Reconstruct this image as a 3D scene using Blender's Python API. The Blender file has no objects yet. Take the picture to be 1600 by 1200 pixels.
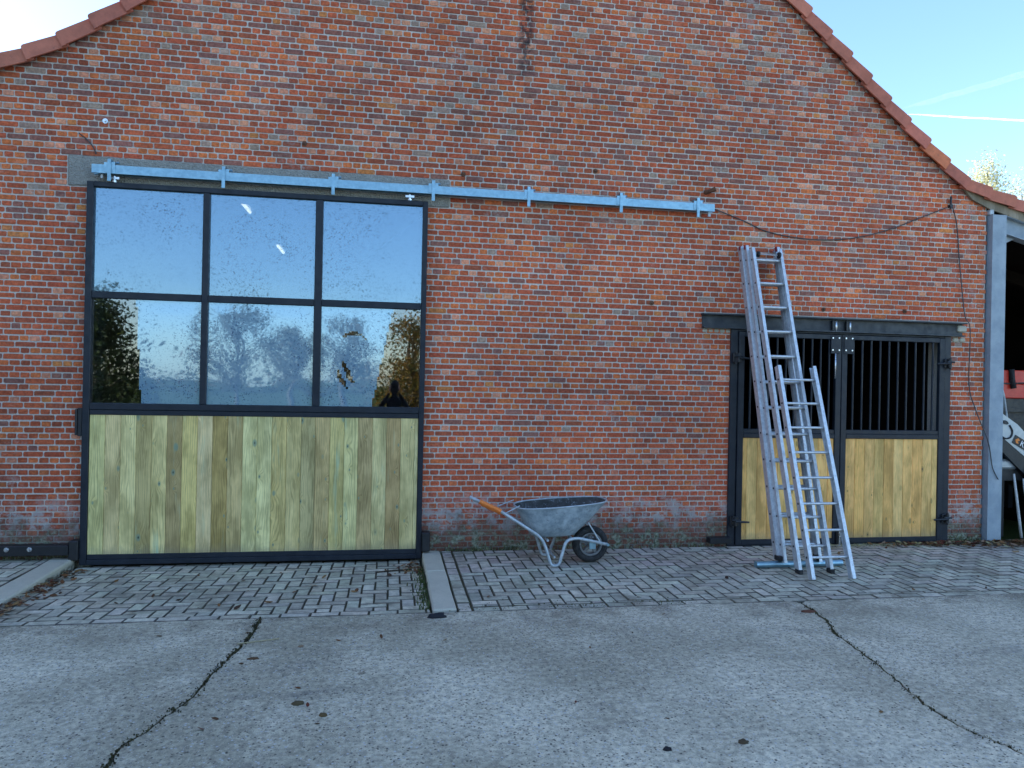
import bpy, bmesh, math, random
from mathutils import Vector, Matrix, noise
rnd = random.Random(11)
R = math.radians
scene = bpy.context.scene
C = scene.collection

# ------------------------------------------------------------------ camera, sky, sun, exposure
cam_d = bpy.data.cameras.new('camera'); cam = bpy.data.objects.new('camera', cam_d); C.objects.link(cam)
scene.camera = cam
cam_d.sensor_width = 36; cam_d.lens = 36 * 1130 / 1600; cam_d.clip_start = 0.02; cam_d.clip_end = 12000
CAM = Vector((0, -7.71, 1.78))
_yaw, _roll, _pitch = R(9.53), R(1.14), R(0.08)
_f = Vector((math.sin(_yaw) * math.cos(_pitch), math.cos(_yaw) * math.cos(_pitch), math.sin(_pitch)))
_r0 = Vector((math.cos(_yaw), -math.sin(_yaw), 0)); _u0 = _r0.cross(_f)
_r = _r0 * math.cos(_roll) + _u0 * math.sin(_roll); _u = _u0 * math.cos(_roll) - _r0 * math.sin(_roll)
cam.matrix_world = Matrix(((_r.x, _u.x, -_f.x, CAM.x), (_r.y, _u.y, -_f.y, CAM.y), (_r.z, _u.z, -_f.z, CAM.z), (0, 0, 0, 1)))

SUN_AZ, SUN_EL = R(-68), R(27)          # azimuth from +y towards +x, elevation
w = bpy.data.worlds.new('World'); scene.world = w; w.use_nodes = True
nt = w.node_tree; sky = nt.nodes.new('ShaderNodeTexSky'); sky.sky_type = 'NISHITA'; sky.sun_disc = False
sky.sun_elevation = SUN_EL; sky.sun_rotation = SUN_AZ; sky.air_density = 1.0; sky.dust_density = 0.7; sky.ozone_density = 4.0
bg = nt.nodes['Background']; bg.inputs['Strength'].default_value = 0.13
nt.links.new(sky.outputs[0], bg.inputs['Color'])
sd = bpy.data.lights.new('sun', 'SUN'); sd.energy = 3.2; sd.angle = R(0.53); sd.color = (1.0, 0.93, 0.82)
so = bpy.data.objects.new('sun', sd); C.objects.link(so); so.location = (-60, 15, 30)
sdir = Vector((math.sin(SUN_AZ) * math.cos(SUN_EL), math.cos(SUN_AZ) * math.cos(SUN_EL), math.sin(SUN_EL)))
so.rotation_euler = sdir.to_track_quat('Z', 'Y').to_euler()
vs = scene.view_settings; vs.view_transform = 'Standard'; vs.look = 'None'; vs.exposure = 1.9; vs.gamma = 1.0; vs.use_curve_mapping = False
scene.render.engine = 'CYCLES'
scene.cycles.max_bounces = 6; scene.cycles.diffuse_bounces = 3; scene.cycles.glossy_bounces = 3; scene.cycles.transparent_max_bounces = 10

# ------------------------------------------------------------------ material helpers
class NT:
    def __init__(s, name):
        s.m = bpy.data.materials.new(name); s.m.use_nodes = True; s.t = s.m.node_tree; s.t.nodes.clear()
        s.out = s.n('ShaderNodeOutputMaterial')
    def n(s, ty, **kw):
        x = s.t.nodes.new(ty)
        for k, v in kw.items():
            if hasattr(x, k): setattr(x, k, v)
            else: x.inputs[k].default_value = v
        return x
    def l(s, a, b): s.t.links.new(a, b)
    def put(s, sock, v):
        if isinstance(v, bpy.types.NodeSocket): s.l(v, sock)
        elif v is not None:
            sock.default_value = (*v, 1) if isinstance(v, tuple) and len(v) == 3 and sock.type == 'RGBA' else v
    def pos(s): return s.n('ShaderNodeNewGeometry').outputs['Position']
    def objco(s): return s.n('ShaderNodeTexCoord').outputs['Object']
    def map(s, v, scale=(1, 1, 1), loc=(0, 0, 0)):
        m = s.n('ShaderNodeMapping'); s.l(v, m.inputs['Vector']); s.put(m.inputs['Scale'], scale); s.put(m.inputs['Location'], loc); return m.outputs[0]
    def noise(s, v, scale, detail=3, rough=0.55, dist=0, col=False):
        x = s.n('ShaderNodeTexNoise'); s.put(x.inputs['Scale'], scale); x.inputs['Detail'].default_value = detail
        x.inputs['Roughness'].default_value = rough; x.inputs['Distortion'].default_value = dist
        if v is not None: s.l(v, x.inputs['Vector'])
        return x.outputs['Color' if col else 'Fac']
    def vor(s, v, scale, feature='F1', out='Distance', rand=1.0):
        x = s.n('ShaderNodeTexVoronoi'); x.feature = feature; x.inputs['Scale'].default_value = scale; x.inputs['Randomness'].default_value = rand
        s.l(v, x.inputs['Vector']); return x.outputs[out]
    def ramp(s, f, a, b, lo=0.0, hi=1.0, smooth=True):
        x = s.n('ShaderNodeMapRange'); x.interpolation_type = 'SMOOTHSTEP' if smooth else 'LINEAR'; x.clamp = True
        s.put(x.inputs[0], f); s.put(x.inputs[1], a); s.put(x.inputs[2], b); s.put(x.inputs[3], lo); s.put(x.inputs[4], hi); return x.outputs[0]
    def math(s, op, a, b=0.0):
        x = s.n('ShaderNodeMath'); x.operation = op; s.put(x.inputs[0], a); s.put(x.inputs[1], b); return x.outputs[0]
    def mix(s, fac, a, b, mode='MIX'):
        x = s.n('ShaderNodeMix'); x.data_type = 'RGBA'; x.blend_type = mode
        s.put(x.inputs[0], fac); s.put(x.inputs[6], a); s.put(x.inputs[7], b); return x.outputs[2]
    def attr(s, name='Col'):
        x = s.n('ShaderNodeAttribute'); x.attribute_name = name; return x.outputs['Color']
    def objcol(s): return s.n('ShaderNodeObjectInfo').outputs['Color']
    def objrand(s): return s.n('ShaderNodeObjectInfo').outputs['Random']
    def sep(s, v):
        x = s.n('ShaderNodeSeparateXYZ'); s.l(v, x.inputs[0]); return x.outputs
    def vadd(s, a, b):
        x = s.n('ShaderNodeVectorMath'); x.operation = 'ADD'; s.put(x.inputs[0], a); s.put(x.inputs[1], b); return x.outputs[0]
    def bump(s, h, strength=0.4, dist=0.01, normal=None):
        x = s.n('ShaderNodeBump'); x.inputs['Strength'].default_value = strength; x.inputs['Distance'].default_value = dist; s.l(h, x.inputs['Height'])
        if normal is not None: s.l(normal, x.inputs['Normal'])
        return x.outputs[0]
    def pbr(s, col, rough=0.8, metal=0.0, bump=None, spec=0.5, **kw):
        p = s.n('ShaderNodeBsdfPrincipled'); s.put(p.inputs['Base Color'], col); s.put(p.inputs['Roughness'], rough); s.put(p.inputs['Metallic'], metal)
        p.inputs['Specular IOR Level'].default_value = spec
        for k, v in kw.items(): s.put(p.inputs[k], v)
        if bump is not None: s.l(bump, p.inputs['Normal'])
        s.l(p.outputs[0], s.out.inputs[0]); return p
M = {}

def mat_masonry(name, mortar):
    t = NT(name); P = t.pos(); x, y, z = t.sep(P)
    if mortar:
        col = t.mix(t.noise(P, 5, 4), (0.54, 0.49, 0.43), (0.70, 0.635, 0.555))
        col = t.mix(t.ramp(t.noise(P, 60, 2), 0.45, 0.7), col, (0.48, 0.44, 0.40))
    else:
        col = t.attr()
        n = t.noise(P, 42, 4, 0.65)
        col = t.mix(t.ramp(n, 0.35, 0.68), t.mix(1.0, col, (0.7, 0.68, 0.7), 'MULTIPLY'), t.mix(1.0, col, (1.15, 1.12, 1.08), 'MULTIPLY'))
        sp = t.ramp(t.noise(P, 130, 2, 0.6), 0.62, 0.72)
        col = t.mix(t.math('MULTIPLY', sp, 0.55), col, (0.07, 0.05, 0.05))
        ef = t.ramp(t.noise(t.map(P, (1, 1, 2.2)), 7, 5, 0.7), 0.56, 0.75)
        col = t.mix(t.math('MULTIPLY', ef, 0.24), col, (0.52, 0.44, 0.40))
    lg = t.noise(P, 0.9, 4, 0.6)
    col = t.mix(t.ramp(lg, 0.32, 0.68), t.mix(1.0, col, (0.84, 0.84, 0.85), 'MULTIPLY'), t.mix(1.0, col, (1.10, 1.08, 1.06), 'MULTIPLY'))
    sm_ = t.math('MULTIPLY', t.ramp(t.noise(P, 2.4, 4, 0.7), 0.56, 0.72), t.ramp(t.noise(P, 38, 3, 0.7), 0.42, 0.6, 0, 0.42))
    col = t.mix(sm_, col, (0.52, 0.46, 0.41))
    # grey lime bloom high on the right and along the verge
    lb = t.ramp(t.noise(P, 3.1, 6, 0.72), 0.52, 0.66)
    d = t.math('ADD', t.math('MULTIPLY', x, 0.75), z)          # grows towards the right-hand verge
    lb = t.math('MULTIPLY', lb, t.ramp(d, 7.6, 9.3, 0.0, 0.6))
    col = t.mix(lb, col, (0.44, 0.42, 0.39))
    # damp green and dark foot of the wall, white salts just above
    nb = t.noise(P, 4.5, 5, 0.7)
    hz = t.math('SUBTRACT', z, t.math('MULTIPLY', t.math('SUBTRACT', nb, 0.5), 0.75))
    salt = t.math('MULTIPLY', t.ramp(hz, 0.16, 0.3, 0, 1), t.ramp(hz, 0.34, 0.62, 1, 0))
    salt = t.math('MULTIPLY', salt, t.ramp(t.noise(P, 6.5, 6, 0.75), 0.44, 0.58, 0, 0.85))
    col = t.mix(salt, col, (0.48, 0.46, 0.43))
    dk = t.ramp(hz, 0.1, 0.5, 0.75, 0)
    col = t.mix(dk, col, (0.055, 0.05, 0.042))
    gr = t.math('MULTIPLY', t.ramp(hz, 0.05, 0.33, 1, 0), t.ramp(t.noise(P, 9, 5, 0.75), 0.44, 0.58))
    col = t.mix(t.math('MULTIPLY', gr, 0.85), col, t.mix(t.ramp(t.noise(P, 30, 4, 0.7), 0.35, 0.65), (0.06, 0.08, 0.035), (0.34, 0.37, 0.28)))
    # soot run below the chimney
    sx = t.math('ABSOLUTE', t.math('SUBTRACT', t.math('ADD', x, t.math('MULTIPLY', t.noise(P, 5, 3), 0.1)), 1.43))
    st = t.math('MULTIPLY', t.ramp(sx, 0.03, 0.13, 1, 0), t.ramp(z, 4.7, 5.5, 0, 0.85)); st = t.math('MULTIPLY', st, t.ramp(t.noise(P, 13, 3, 0.7), 0.38, 0.58))
    col = t.mix(st, col, (0.025, 0.024, 0.028))
    h = t.math('ADD', t.noise(P, 90, 4, 0.7), t.math('MULTIPLY', t.noise(P, 25, 3), 0.8))
    t.pbr(col, 0.92, bump=t.bump(h, 0.7, 0.006 if mortar else 0.004), spec=0.25)
    return t.m
M['brick'] = mat_masonry('brick', False); M['mortar'] = mat_masonry('mortar', True)

t = NT('yard_concrete'); P = t.pos()
big = t.noise(P, 0.55, 6, 0.62); med = t.noise(P, 2.3, 6, 0.7)
col = t.mix(t.ramp(big, 0.35, 0.65), (0.36, 0.325, 0.235), (0.62, 0.56, 0.42))
col = t.mix(t.ramp(med, 0.5, 0.72, 0, 0.5), col, (0.72, 0.66, 0.51))
col = t.mix(t.ramp(t.noise(t.map(P, (0.6, 1.6, 1)), 1.2, 5, 0.7), 0.55, 0.75, 0, 0.75), col, (0.20, 0.19, 0.165))
vd = t.vor(P, 48); vc = t.vor(P, 48, out='Color'); vr = t.sep(vc)
dens = t.ramp(t.noise(P, 1.1, 3), 0.35, 0.65, 0.66, 0.22)
st = t.math('MULTIPLY', t.ramp(vd, 0.22, 0.36, 1, 0), t.math('GREATER_THAN', vr[0], dens))
col = t.mix(t.ramp(t.noise(P, 9, 5, 0.7), 0.52, 0.75, 0, 0.45), col, (0.24, 0.205, 0.16))
col = t.mix(t.ramp(t.noise(P, 26, 5, 0.75), 0.35, 0.65), t.mix(1.0, col, (0.66, 0.66, 0.67), 'MULTIPLY'), t.mix(1.0, col, (1.22, 1.21, 1.19), 'MULTIPLY'))
vd3 = t.vor(P, 27); vr3 = t.sep(t.vor(P, 27, out='Color')); s3 = t.math('MULTIPLY', t.ramp(vd3, 0.12, 0.24, 1, 0), t.math('GREATER_THAN', vr3[0], t.ramp(t.noise(P, 0.9, 3), 0.4, 0.62, 0.97, 0.62))); col = t.mix(t.math('MULTIPLY', s3, 0.85), col, t.mix(vr3[1], (0.03, 0.03, 0.032), (0.20, 0.165, 0.12)))
scol = t.mix(vr[1], (0.02, 0.021, 0.024), (0.16, 0.13, 0.1)); scol = t.mix(t.math('GREATER_THAN', vr[2], 0.86), scol, (0.5, 0.5, 0.48))
ed = t.math('MULTIPLY', t.ramp(t.sep(P)[1], -2.75, -2.1), t.ramp(t.noise(P, 3.5, 5, 0.7), 0.42, 0.66, 0, 0.75)); col = t.mix(ed, col, (0.19, 0.16, 0.115))
col = t.mix(t.math('MULTIPLY', st, 0.9), col, scol)
vd2 = t.vor(P, 105); vr2 = t.sep(t.vor(P, 105, out='Color'))
s2 = t.math('MULTIPLY', t.ramp(vd2, 0.2, 0.34, 1, 0), t.math('GREATER_THAN', vr2[0], 0.45))
col = t.mix(t.math('MULTIPLY', s2, 0.75), col, t.mix(t.math('GREATER_THAN', vr2[1], 0.6), (0.09, 0.09, 0.09), (0.6, 0.59, 0.56)))
h = t.math('ADD', t.math('MULTIPLY', t.noise(P, 30, 6, 0.75), 1.0), t.math('MULTIPLY', st, 0.35))
t.pbr(col, 0.88, bump=t.bump(h, 0.8, 0.012), spec=0.3); M['yard'] = t.m

t = NT('paver_concrete'); P = t.pos(); col = t.attr()
col = t.mix(t.ramp(t.noise(P, 14, 5, 0.7), 0.3, 0.7), t.mix(1.0, col, (0.72, 0.72, 0.73), 'MULTIPLY'), t.mix(1.0, col, (1.2, 1.19, 1.16), 'MULTIPLY'))
col = t.mix(t.ramp(t.noise(P, 160, 2), 0.58, 0.7, 0, 0.6), col, (0.09, 0.09, 0.09))
col = t.mix(t.ramp(t.noise(P, 1.9, 5, 0.75), 0.48, 0.7, 0, 0.72), col, (0.17, 0.145, 0.105))
t.pbr(col, 0.9, bump=t.bump(t.noise(P, 110, 5, 0.7), 0.6, 0.004), spec=0.3); M['paver'] = t.m

t = NT('kerb_concrete'); P = t.pos()
col = t.mix(t.noise(P, 6, 5, 0.7), (0.42, 0.385, 0.30), (0.60, 0.55, 0.43)); col = t.mix(t.ramp(t.noise(P, 120, 3), 0.55, 0.7, 0, 0.4), col, (0.18, 0.18, 0.18))
z = t.sep(P)[2]; col = t.mix(t.math('MULTIPLY', t.ramp(z, -0.06, -0.012, 1, 0), t.ramp(t.noise(P, 12, 4), 0.35, 0.6)), col, (0.06, 0.065, 0.04))
t.pbr(col, 0.9, bump=t.bump(t.noise(P, 60, 6, 0.75), 0.7, 0.006), spec=0.3); M['kerb'] = t.m

t = NT('lintel_concrete'); P = t.pos()
vd = t.vor(P, 70); col = t.mix(t.noise(P, 30, 5, 0.75), (0.20, 0.185, 0.16), (0.50, 0.47, 0.41)); col = t.mix(t.ramp(vd, 0.15, 0.4, 0.6, 0), col, t.mix(t.noise(P, 200, 1), (0.05, 0.05, 0.045), (0.4, 0.39, 0.36)))
t.pbr(col, 0.95, bump=t.bump(t.math('ADD', t.noise(P, 50, 6, 0.8), vd), 1.0, 0.012), spec=0.2); M['lintel'] = t.m

t = NT('joint_soil'); P = t.pos()
col = t.mix(t.ramp(t.noise(P, 3, 5, 0.7), 0.4, 0.65), (0.075, 0.06, 0.042), (0.07, 0.075, 0.035)); col = t.mix(t.noise(P, 90, 3), col, t.mix(1.0, col, (1.9, 1.8, 1.6), 'MULTIPLY'))
t.pbr(col, 0.97, bump=t.bump(t.noise(P, 120, 4, 0.8), 1.0, 0.01), spec=0.1); M['soil'] = t.m

t = NT('lawn'); P = t.pos()
col = t.mix(t.noise(P, 0.6, 6, 0.7), (0.055, 0.085, 0.02), (0.12, 0.14, 0.04)); col = t.mix(t.noise(P, 30, 4, 0.8), col, t.mix(1.0, col, (0.5, 0.55, 0.5), 'MULTIPLY'))
t.pbr(col, 0.95, bump=t.bump(t.noise(P, 25, 5, 0.8), 1.0, 0.06), spec=0.1); M['lawn'] = t.m

def mat_metal(name, c1, c2, rough, metal, scale=12, spots=None, bumpd=0.0015, spec=0.5):
    t = NT(name); P = t.objco()
    col = t.mix(t.ramp(t.noise(P, scale, 5, 0.7), 0.3, 0.7), c1, c2)
    if spots: col = t.mix(t.ramp(t.noise(P, scale * 2.3, 5, 0.75), 0.55, 0.72, 0, spots[1]), col, spots[0])
    rg = t.ramp(t.noise(P, scale * 1.7, 4), 0.3, 0.7, rough * 0.8, min(1, rough * 1.25))
    t.pbr(col, rg, metal, bump=t.bump(t.noise(P, scale * 6, 3), 0.25, bumpd), spec=spec); M[name] = t.m
mat_metal('powder_coat', (0.012, 0.016, 0.024), (0.020, 0.025, 0.034), 0.42, 0.0, 8, spec=0.3)
mat_metal('black_steel', (0.008, 0.009, 0.011), (0.016, 0.017, 0.02), 0.45, 0.0, 20)
mat_metal('lintel_steel', (0.022, 0.027, 0.033), (0.042, 0.048, 0.054), 0.55, 0.0, 9, ((0.02, 0.02, 0.022), 0.6))
mat_metal('galvanised', (0.22, 0.36, 0.44), (0.29, 0.45, 0.53), 0.40, 0.8, 18)
mat_metal('galvanised_old', (0.32, 0.36, 0.38), (0.52, 0.56, 0.58), 0.55, 0.35, 14, ((0.16, 0.15, 0.14), 0.5))
mat_metal('pan_steel', (0.22, 0.27, 0.30), (0.46, 0.52, 0.55), 0.6, 0.25, 9, ((0.13, 0.125, 0.12), 0.7))
mat_metal('pan_dirt', (0.035, 0.032, 0.028), (0.07, 0.065, 0.06), 0.85, 0.0, 11, ((0.34, 0.38, 0.40), 0.9))
mat_metal('aluminium', (0.48, 0.50, 0.52), (0.66, 0.68, 0.69), 0.45, 0.55, 22, ((0.33, 0.33, 0.33), 0.6))
mat_metal('post_paint', (0.24, 0.29, 0.33), (0.32, 0.37, 0.41), 0.6, 0.15, 5, ((0.20, 0.24, 0.28), 0.6))
mat_metal('zinc', (0.6, 0.62, 0.64), (0.75, 0.76, 0.77), 0.3, 0.9, 30)
mat_metal('rubber', (0.012, 0.012, 0.013), (0.03, 0.029, 0.028), 0.8, 0.0, 20, ((0.07, 0.062, 0.05), 0.5))
mat_metal('rim_metal', (0.14, 0.14, 0.14), (0.24, 0.235, 0.225), 0.65, 0.3, 25, ((0.12, 0.08, 0.05), 0.6))
mat_metal('orange_tape', (0.72, 0.16, 0.02), (0.82, 0.22, 0.03), 0.5, 0.0, 30)
mat_metal('red_paint', (0.55, 0.03, 0.018), (0.68, 0.05, 0.03), 0.35, 0.0, 6)
mat_metal('red_plastic', (0.20, 0.012, 0.02), (0.26, 0.02, 0.03), 0.5, 0.0, 20)
mat_metal('silver_paint', (0.34, 0.38, 0.41), (0.42, 0.46, 0.49), 0.35, 0.4, 10)
mat_metal('cable_black', (0.035, 0.034, 0.034), (0.08, 0.078, 0.075), 0.7, 0.0, 20)
mat_metal('chipped_white', (0.45, 0.45, 0.43), (0.6, 0.6, 0.58), 0.7, 0.0, 30, ((0.09, 0.06, 0.045), 0.95))
mat_metal('decal_orange', (0.75, 0.2, 0.02), (0.8, 0.25, 0.03), 0.5, 0.0)
mat_metal('decal_white', (0.78, 0.78, 0.78), (0.8, 0.8, 0.8), 0.5, 0.0)
mat_metal('cloth_dark', (0.012, 0.013, 0.017), (0.025, 0.026, 0.03), 0.9, 0.0, 20)
mat_metal('skin', (0.50, 0.27, 0.19), (0.58, 0.33, 0.24), 0.55, 0.0, 20)
mat_metal('rust', (0.10, 0.04, 0.02), (0.16, 0.07, 0.035), 0.9, 0.0, 25)

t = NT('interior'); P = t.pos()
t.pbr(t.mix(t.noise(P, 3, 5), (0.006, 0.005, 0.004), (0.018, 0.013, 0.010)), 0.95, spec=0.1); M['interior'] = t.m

def mat_wood(name, dark, knotcol, greens):
    t = NT(name); O = t.objco(); base = t.objcol(); rn = t.objrand()
    off = t.n('ShaderNodeCombineXYZ'); t.l(t.math('MULTIPLY', rn, 53.0), off.inputs[0]); t.l(t.math('MULTIPLY', rn, 91.0), off.inputs[2])
    V = t.vadd(O, off.outputs[0])
    # knots: sparse cells
    sv = t.sep(V); kc = t.n('ShaderNodeCombineXYZ'); t.l(t.math('MULTIPLY', sv[0], 6.2), kc.inputs[0]); t.l(t.math('MULTIPLY', sv[2], 3.4), kc.inputs[1])
    kn = t.n('ShaderNodeTexVoronoi'); kn.voronoi_dimensions = '2D'; kn.inputs['Scale'].default_value = 1.0; kn.inputs['Randomness'].default_value = 0.85; t.l(kc.outputs[0], kn.inputs['Vector']); kd = kn.outputs['Distance']; kr = t.sep(kn.outputs['Color'])
    has = t.ramp(kr[0], 0.3, 0.6); kd = t.math('MULTIPLY', kd, t.ramp(kr[1], 0, 1, 0.55, 1.8))
    knot = t.math('MULTIPLY', t.ramp(kd, 0.045, 0.10, 1, 0), has); halo = t.math('MULTIPLY', t.ramp(kd, 0.03, 0.38, 1, 0), has)
    # grain bends round the knots
    gx = t.math('ADD', t.math('MULTIPLY', t.sep(V)[0], 1.0), t.math('MULTIPLY', halo, 0.035))
    cmb = t.n('ShaderNodeCombineXYZ'); t.l(gx, cmb.inputs[0]); t.l(t.sep(V)[2], cmb.inputs[2])
    gv = cmb.outputs[0]
    warp = t.noise(t.map(gv, (5, 1, 0.7)), 1.0, 3)
    rings = t.math('SINE', t.math('ADD', t.math('MULTIPLY', t.sep(gv)[0], 330.0), t.math('MULTIPLY', warp, 70.0)))
    fine = t.noise(t.map(gv, (240, 1, 3)), 1.0, 3, 0.6)
    broad = t.noise(t.map(gv, (14, 1, 0.9)), 1.0, 4, 0.6)
    col = t.mix(t.ramp(rings, -0.2, 1.0, 0, 0.6), base, t.mix(1.0, base, dark, 'MULTIPLY'))
    col = t.mix(t.ramp(fine, 0.5, 0.75, 0, 0.35), col, t.mix(1.0, base, dark, 'MULTIPLY'))
    col = t.mix(t.ramp(broad, 0.35, 0.7, 0, 0.5), col, t.mix(1.0, base, (1.22, 1.2, 1.15), 'MULTIPLY'))
    lv = t.noise(t.map(V, (4, 1, 1.6)), 1.0, 4, 0.65)
    col = t.mix(t.ramp(lv, 0.35, 0.65), t.mix(1.0, col, (0.66, 0.65, 0.58), 'MULTIPLY'), t.mix(1.0, col, (1.16, 1.16, 1.14), 'MULTIPLY'))
    foot = t.ramp(t.math('ADD', t.sep(O)[2], t.math('MULTIPLY', t.noise(V, 14, 4, 0.7), 0.16)), 0.06, 0.2, 0.45, 0)
    col = t.mix(foot, col, (0.20, 0.185, 0.13))
    gm = t.math('MULTIPLY', t.ramp(t.noise(t.map(V, (7, 1, 0.8)), 1.0, 4, 0.6), 0.58, 0.74), greens)
    col = t.mix(gm, col, (0.38, 0.60, 0.42))
    col = t.mix(t.math('MULTIPLY', halo, 0.3), col, t.mix(1.0, base, (0.85, 0.78, 0.6), 'MULTIPLY'))
    col = t.mix(t.math('MULTIPLY', knot, 0.75), col, knotcol)
    core = t.math('MULTIPLY', t.ramp(kd, 0.01, 0.04, 1, 0), has); col = t.mix(t.math('MULTIPLY', core, t.ramp(kr[2], 0.3, 0.8)), col, (0.05, 0.045, 0.03))
    hh = t.math('ADD', t.math('MULTIPLY', rings, 0.12), fine)
    t.pbr(col, 0.72, bump=t.bump(hh, 0.25, 0.002), spec=0.3); M[name] = t.m
mat_wood('wood_green', (0.46, 0.45, 0.40), (0.20, 0.29, 0.20), 0.6)
mat_wood('wood_yellow', (0.70, 0.64, 0.5), (0.32, 0.22, 0.08), 0.05)
mat_wood('wood_fascia', (0.7, 0.66, 0.58), (0.20, 0.15, 0.08), 0.0)

t = NT('clay_tile'); O = t.objco(); base = t.objcol()
col = t.mix(t.ramp(t.noise(t.pos(), 5, 5, 0.7), 0.3, 0.7), t.mix(1.0, base, (0.8, 0.78, 0.78), 'MULTIPLY'), t.mix(1.0, base, (1.15, 1.12, 1.1), 'MULTIPLY'))
col = t.mix(t.ramp(t.noise(t.pos(), 30, 4, 0.7), 0.6, 0.75, 0, 0.5), col, (0.12, 0.07, 0.06))
t.pbr(col, 0.75, bump=t.bump(t.noise(t.pos(), 60, 4), 0.3, 0.004), spec=0.35); M['tile'] = t.m

# acrylic sheet, and the milky protective film still stuck on most of it
t = NT('acrylic'); P = t.pos()
wav = t.noise(P, 1.5, 1, 0.3); nb = t.bump(wav, 0.2, 0.012)
gl = t.n('ShaderNodeBsdfGlossy'); gl.inputs['Roughness'].default_value = 0.015; gl.inputs['Color'].default_value = (0.94, 0.97, 1, 1); t.l(nb, gl.inputs['Normal'])
tr = t.n('ShaderNodeBsdfTransparent'); tr.inputs[0].default_value = (0.75, 0.8, 0.82, 1)
fr = t.n('ShaderNodeFresnel'); fr.inputs['IOR'].default_value = 2.3
mx = t.n('ShaderNodeMixShader'); t.l(fr.outputs[0], mx.inputs[0]); t.l(tr.outputs[0], mx.inputs[1]); t.l(gl.outputs[0], mx.inputs[2]); t.l(mx.outputs[0], t.out.inputs[0]); M['acrylic'] = t.m
def mat_film(name, haze):
  t = NT(name); P = t.pos()
  nb = t.n('ShaderNodeNewGeometry').outputs['Normal']
  gl = t.n('ShaderNodeBsdfGlossy'); gl.inputs['Roughness'].default_value = 0.02; gl.inputs['Color'].default_value = (0.58, 0.82, 1, 1); t.l(nb, gl.inputs['Normal'])
  df = t.n('ShaderNodeBsdfDiffuse'); sp = t.ramp(t.noise(P, 62, 3, 0.6), 0.54, 0.66)
  big = t.ramp(t.noise(P, 2.2, 4), 0.35, 0.65, 0.35, 1.0)
  t.l(t.mix(t.math('MULTIPLY', sp, big), tuple(v * haze for v in (0.14, 0.22, 0.28)), tuple(v * haze ** 1.6 for v in (0.02, 0.04, 0.07))), df.inputs['Color'])
  tr = t.n('ShaderNodeBsdfTransparent'); tr.inputs[0].default_value = (0.8, 0.85, 0.9, 1)
  m1 = t.n('ShaderNodeMixShader'); m1.inputs[0].default_value = 0.55; t.l(tr.outputs[0], m1.inputs[1]); t.l(df.outputs[0], m1.inputs[2])
  m2 = t.n('ShaderNodeMixShader'); t.l(t.ramp(t.math('MULTIPLY', sp, big), 0, 1, 0.25, 0.10), m2.inputs[0]); t.l(m1.outputs[0], m2.inputs[1]); t.l(gl.outputs[0], m2.inputs[2])
  t.l(m2.outputs[0], t.out.inputs[0]); M[name] = t.m
mat_film('film', 1.0); mat_film('film_hazy', 2.6)

def mat_leaf(name):
    t = NT(name); col = t.attr(); p = t.pbr(col, 0.6, spec=0.3)
    tl = t.n('ShaderNodeBsdfTranslucent'); t.l(t.mix(1.0, col, (1.3, 1.3, 0.9), 'MULTIPLY'), tl.inputs[0])
    mx = t.n('ShaderNodeMixShader'); mx.inputs[0].default_value = 0.4; t.l(p.outputs[0], mx.inputs[1]); t.l(tl.outputs[0], mx.inputs[2]); t.l(mx.outputs[0], t.out.inputs[0]); M[name] = t.m
mat_leaf('foliage')
t = NT('dead_leaf'); t.pbr(t.attr(), 0.8, spec=0.2); M['dead_leaf'] = t.m
t = NT('bark'); P = t.pos(); t.pbr(t.mix(t.noise(t.map(P, (6, 6, 1)), 3, 5, 0.7), (0.06, 0.05, 0.04), (0.2, 0.18, 0.15)), 0.95, spec=0.1); M['bark'] = t.m
t = NT('lamp_lit'); e = t.n('ShaderNodeEmission'); e.inputs[0].default_value = (1, 0.86, 0.62, 1); e.inputs[1].default_value = 1.3; t.l(e.outputs[0], t.out.inputs[0]); M['lamp'] = t.m
t = NT('contrail'); O = t.objco(); df = t.n('ShaderNodeBsdfDiffuse'); df.inputs[0].default_value = (0.9, 0.9, 0.9, 1); tl = t.n('ShaderNodeBsdfTranslucent'); tl.inputs[0].default_value = (0.9, 0.9, 0.9, 1)
ad = t.n('ShaderNodeAddShader'); t.l(df.outputs[0], ad.inputs[0]); t.l(tl.outputs[0], ad.inputs[1])
tr = t.n('ShaderNodeBsdfTransparent'); mx = t.n('ShaderNodeMixShader'); t.l(t.math('MULTIPLY', t.attr(), t.ramp(t.noise(t.pos(), 0.02, 5, 0.6), 0.25, 0.7, 0.35, 1)), mx.inputs[0]); t.l(tr.outputs[0], mx.inputs[1]); t.l(ad.outputs[0], mx.inputs[2]); t.l(mx.outputs[0], t.out.inputs[0]); M['contrail'] = t.m

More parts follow.
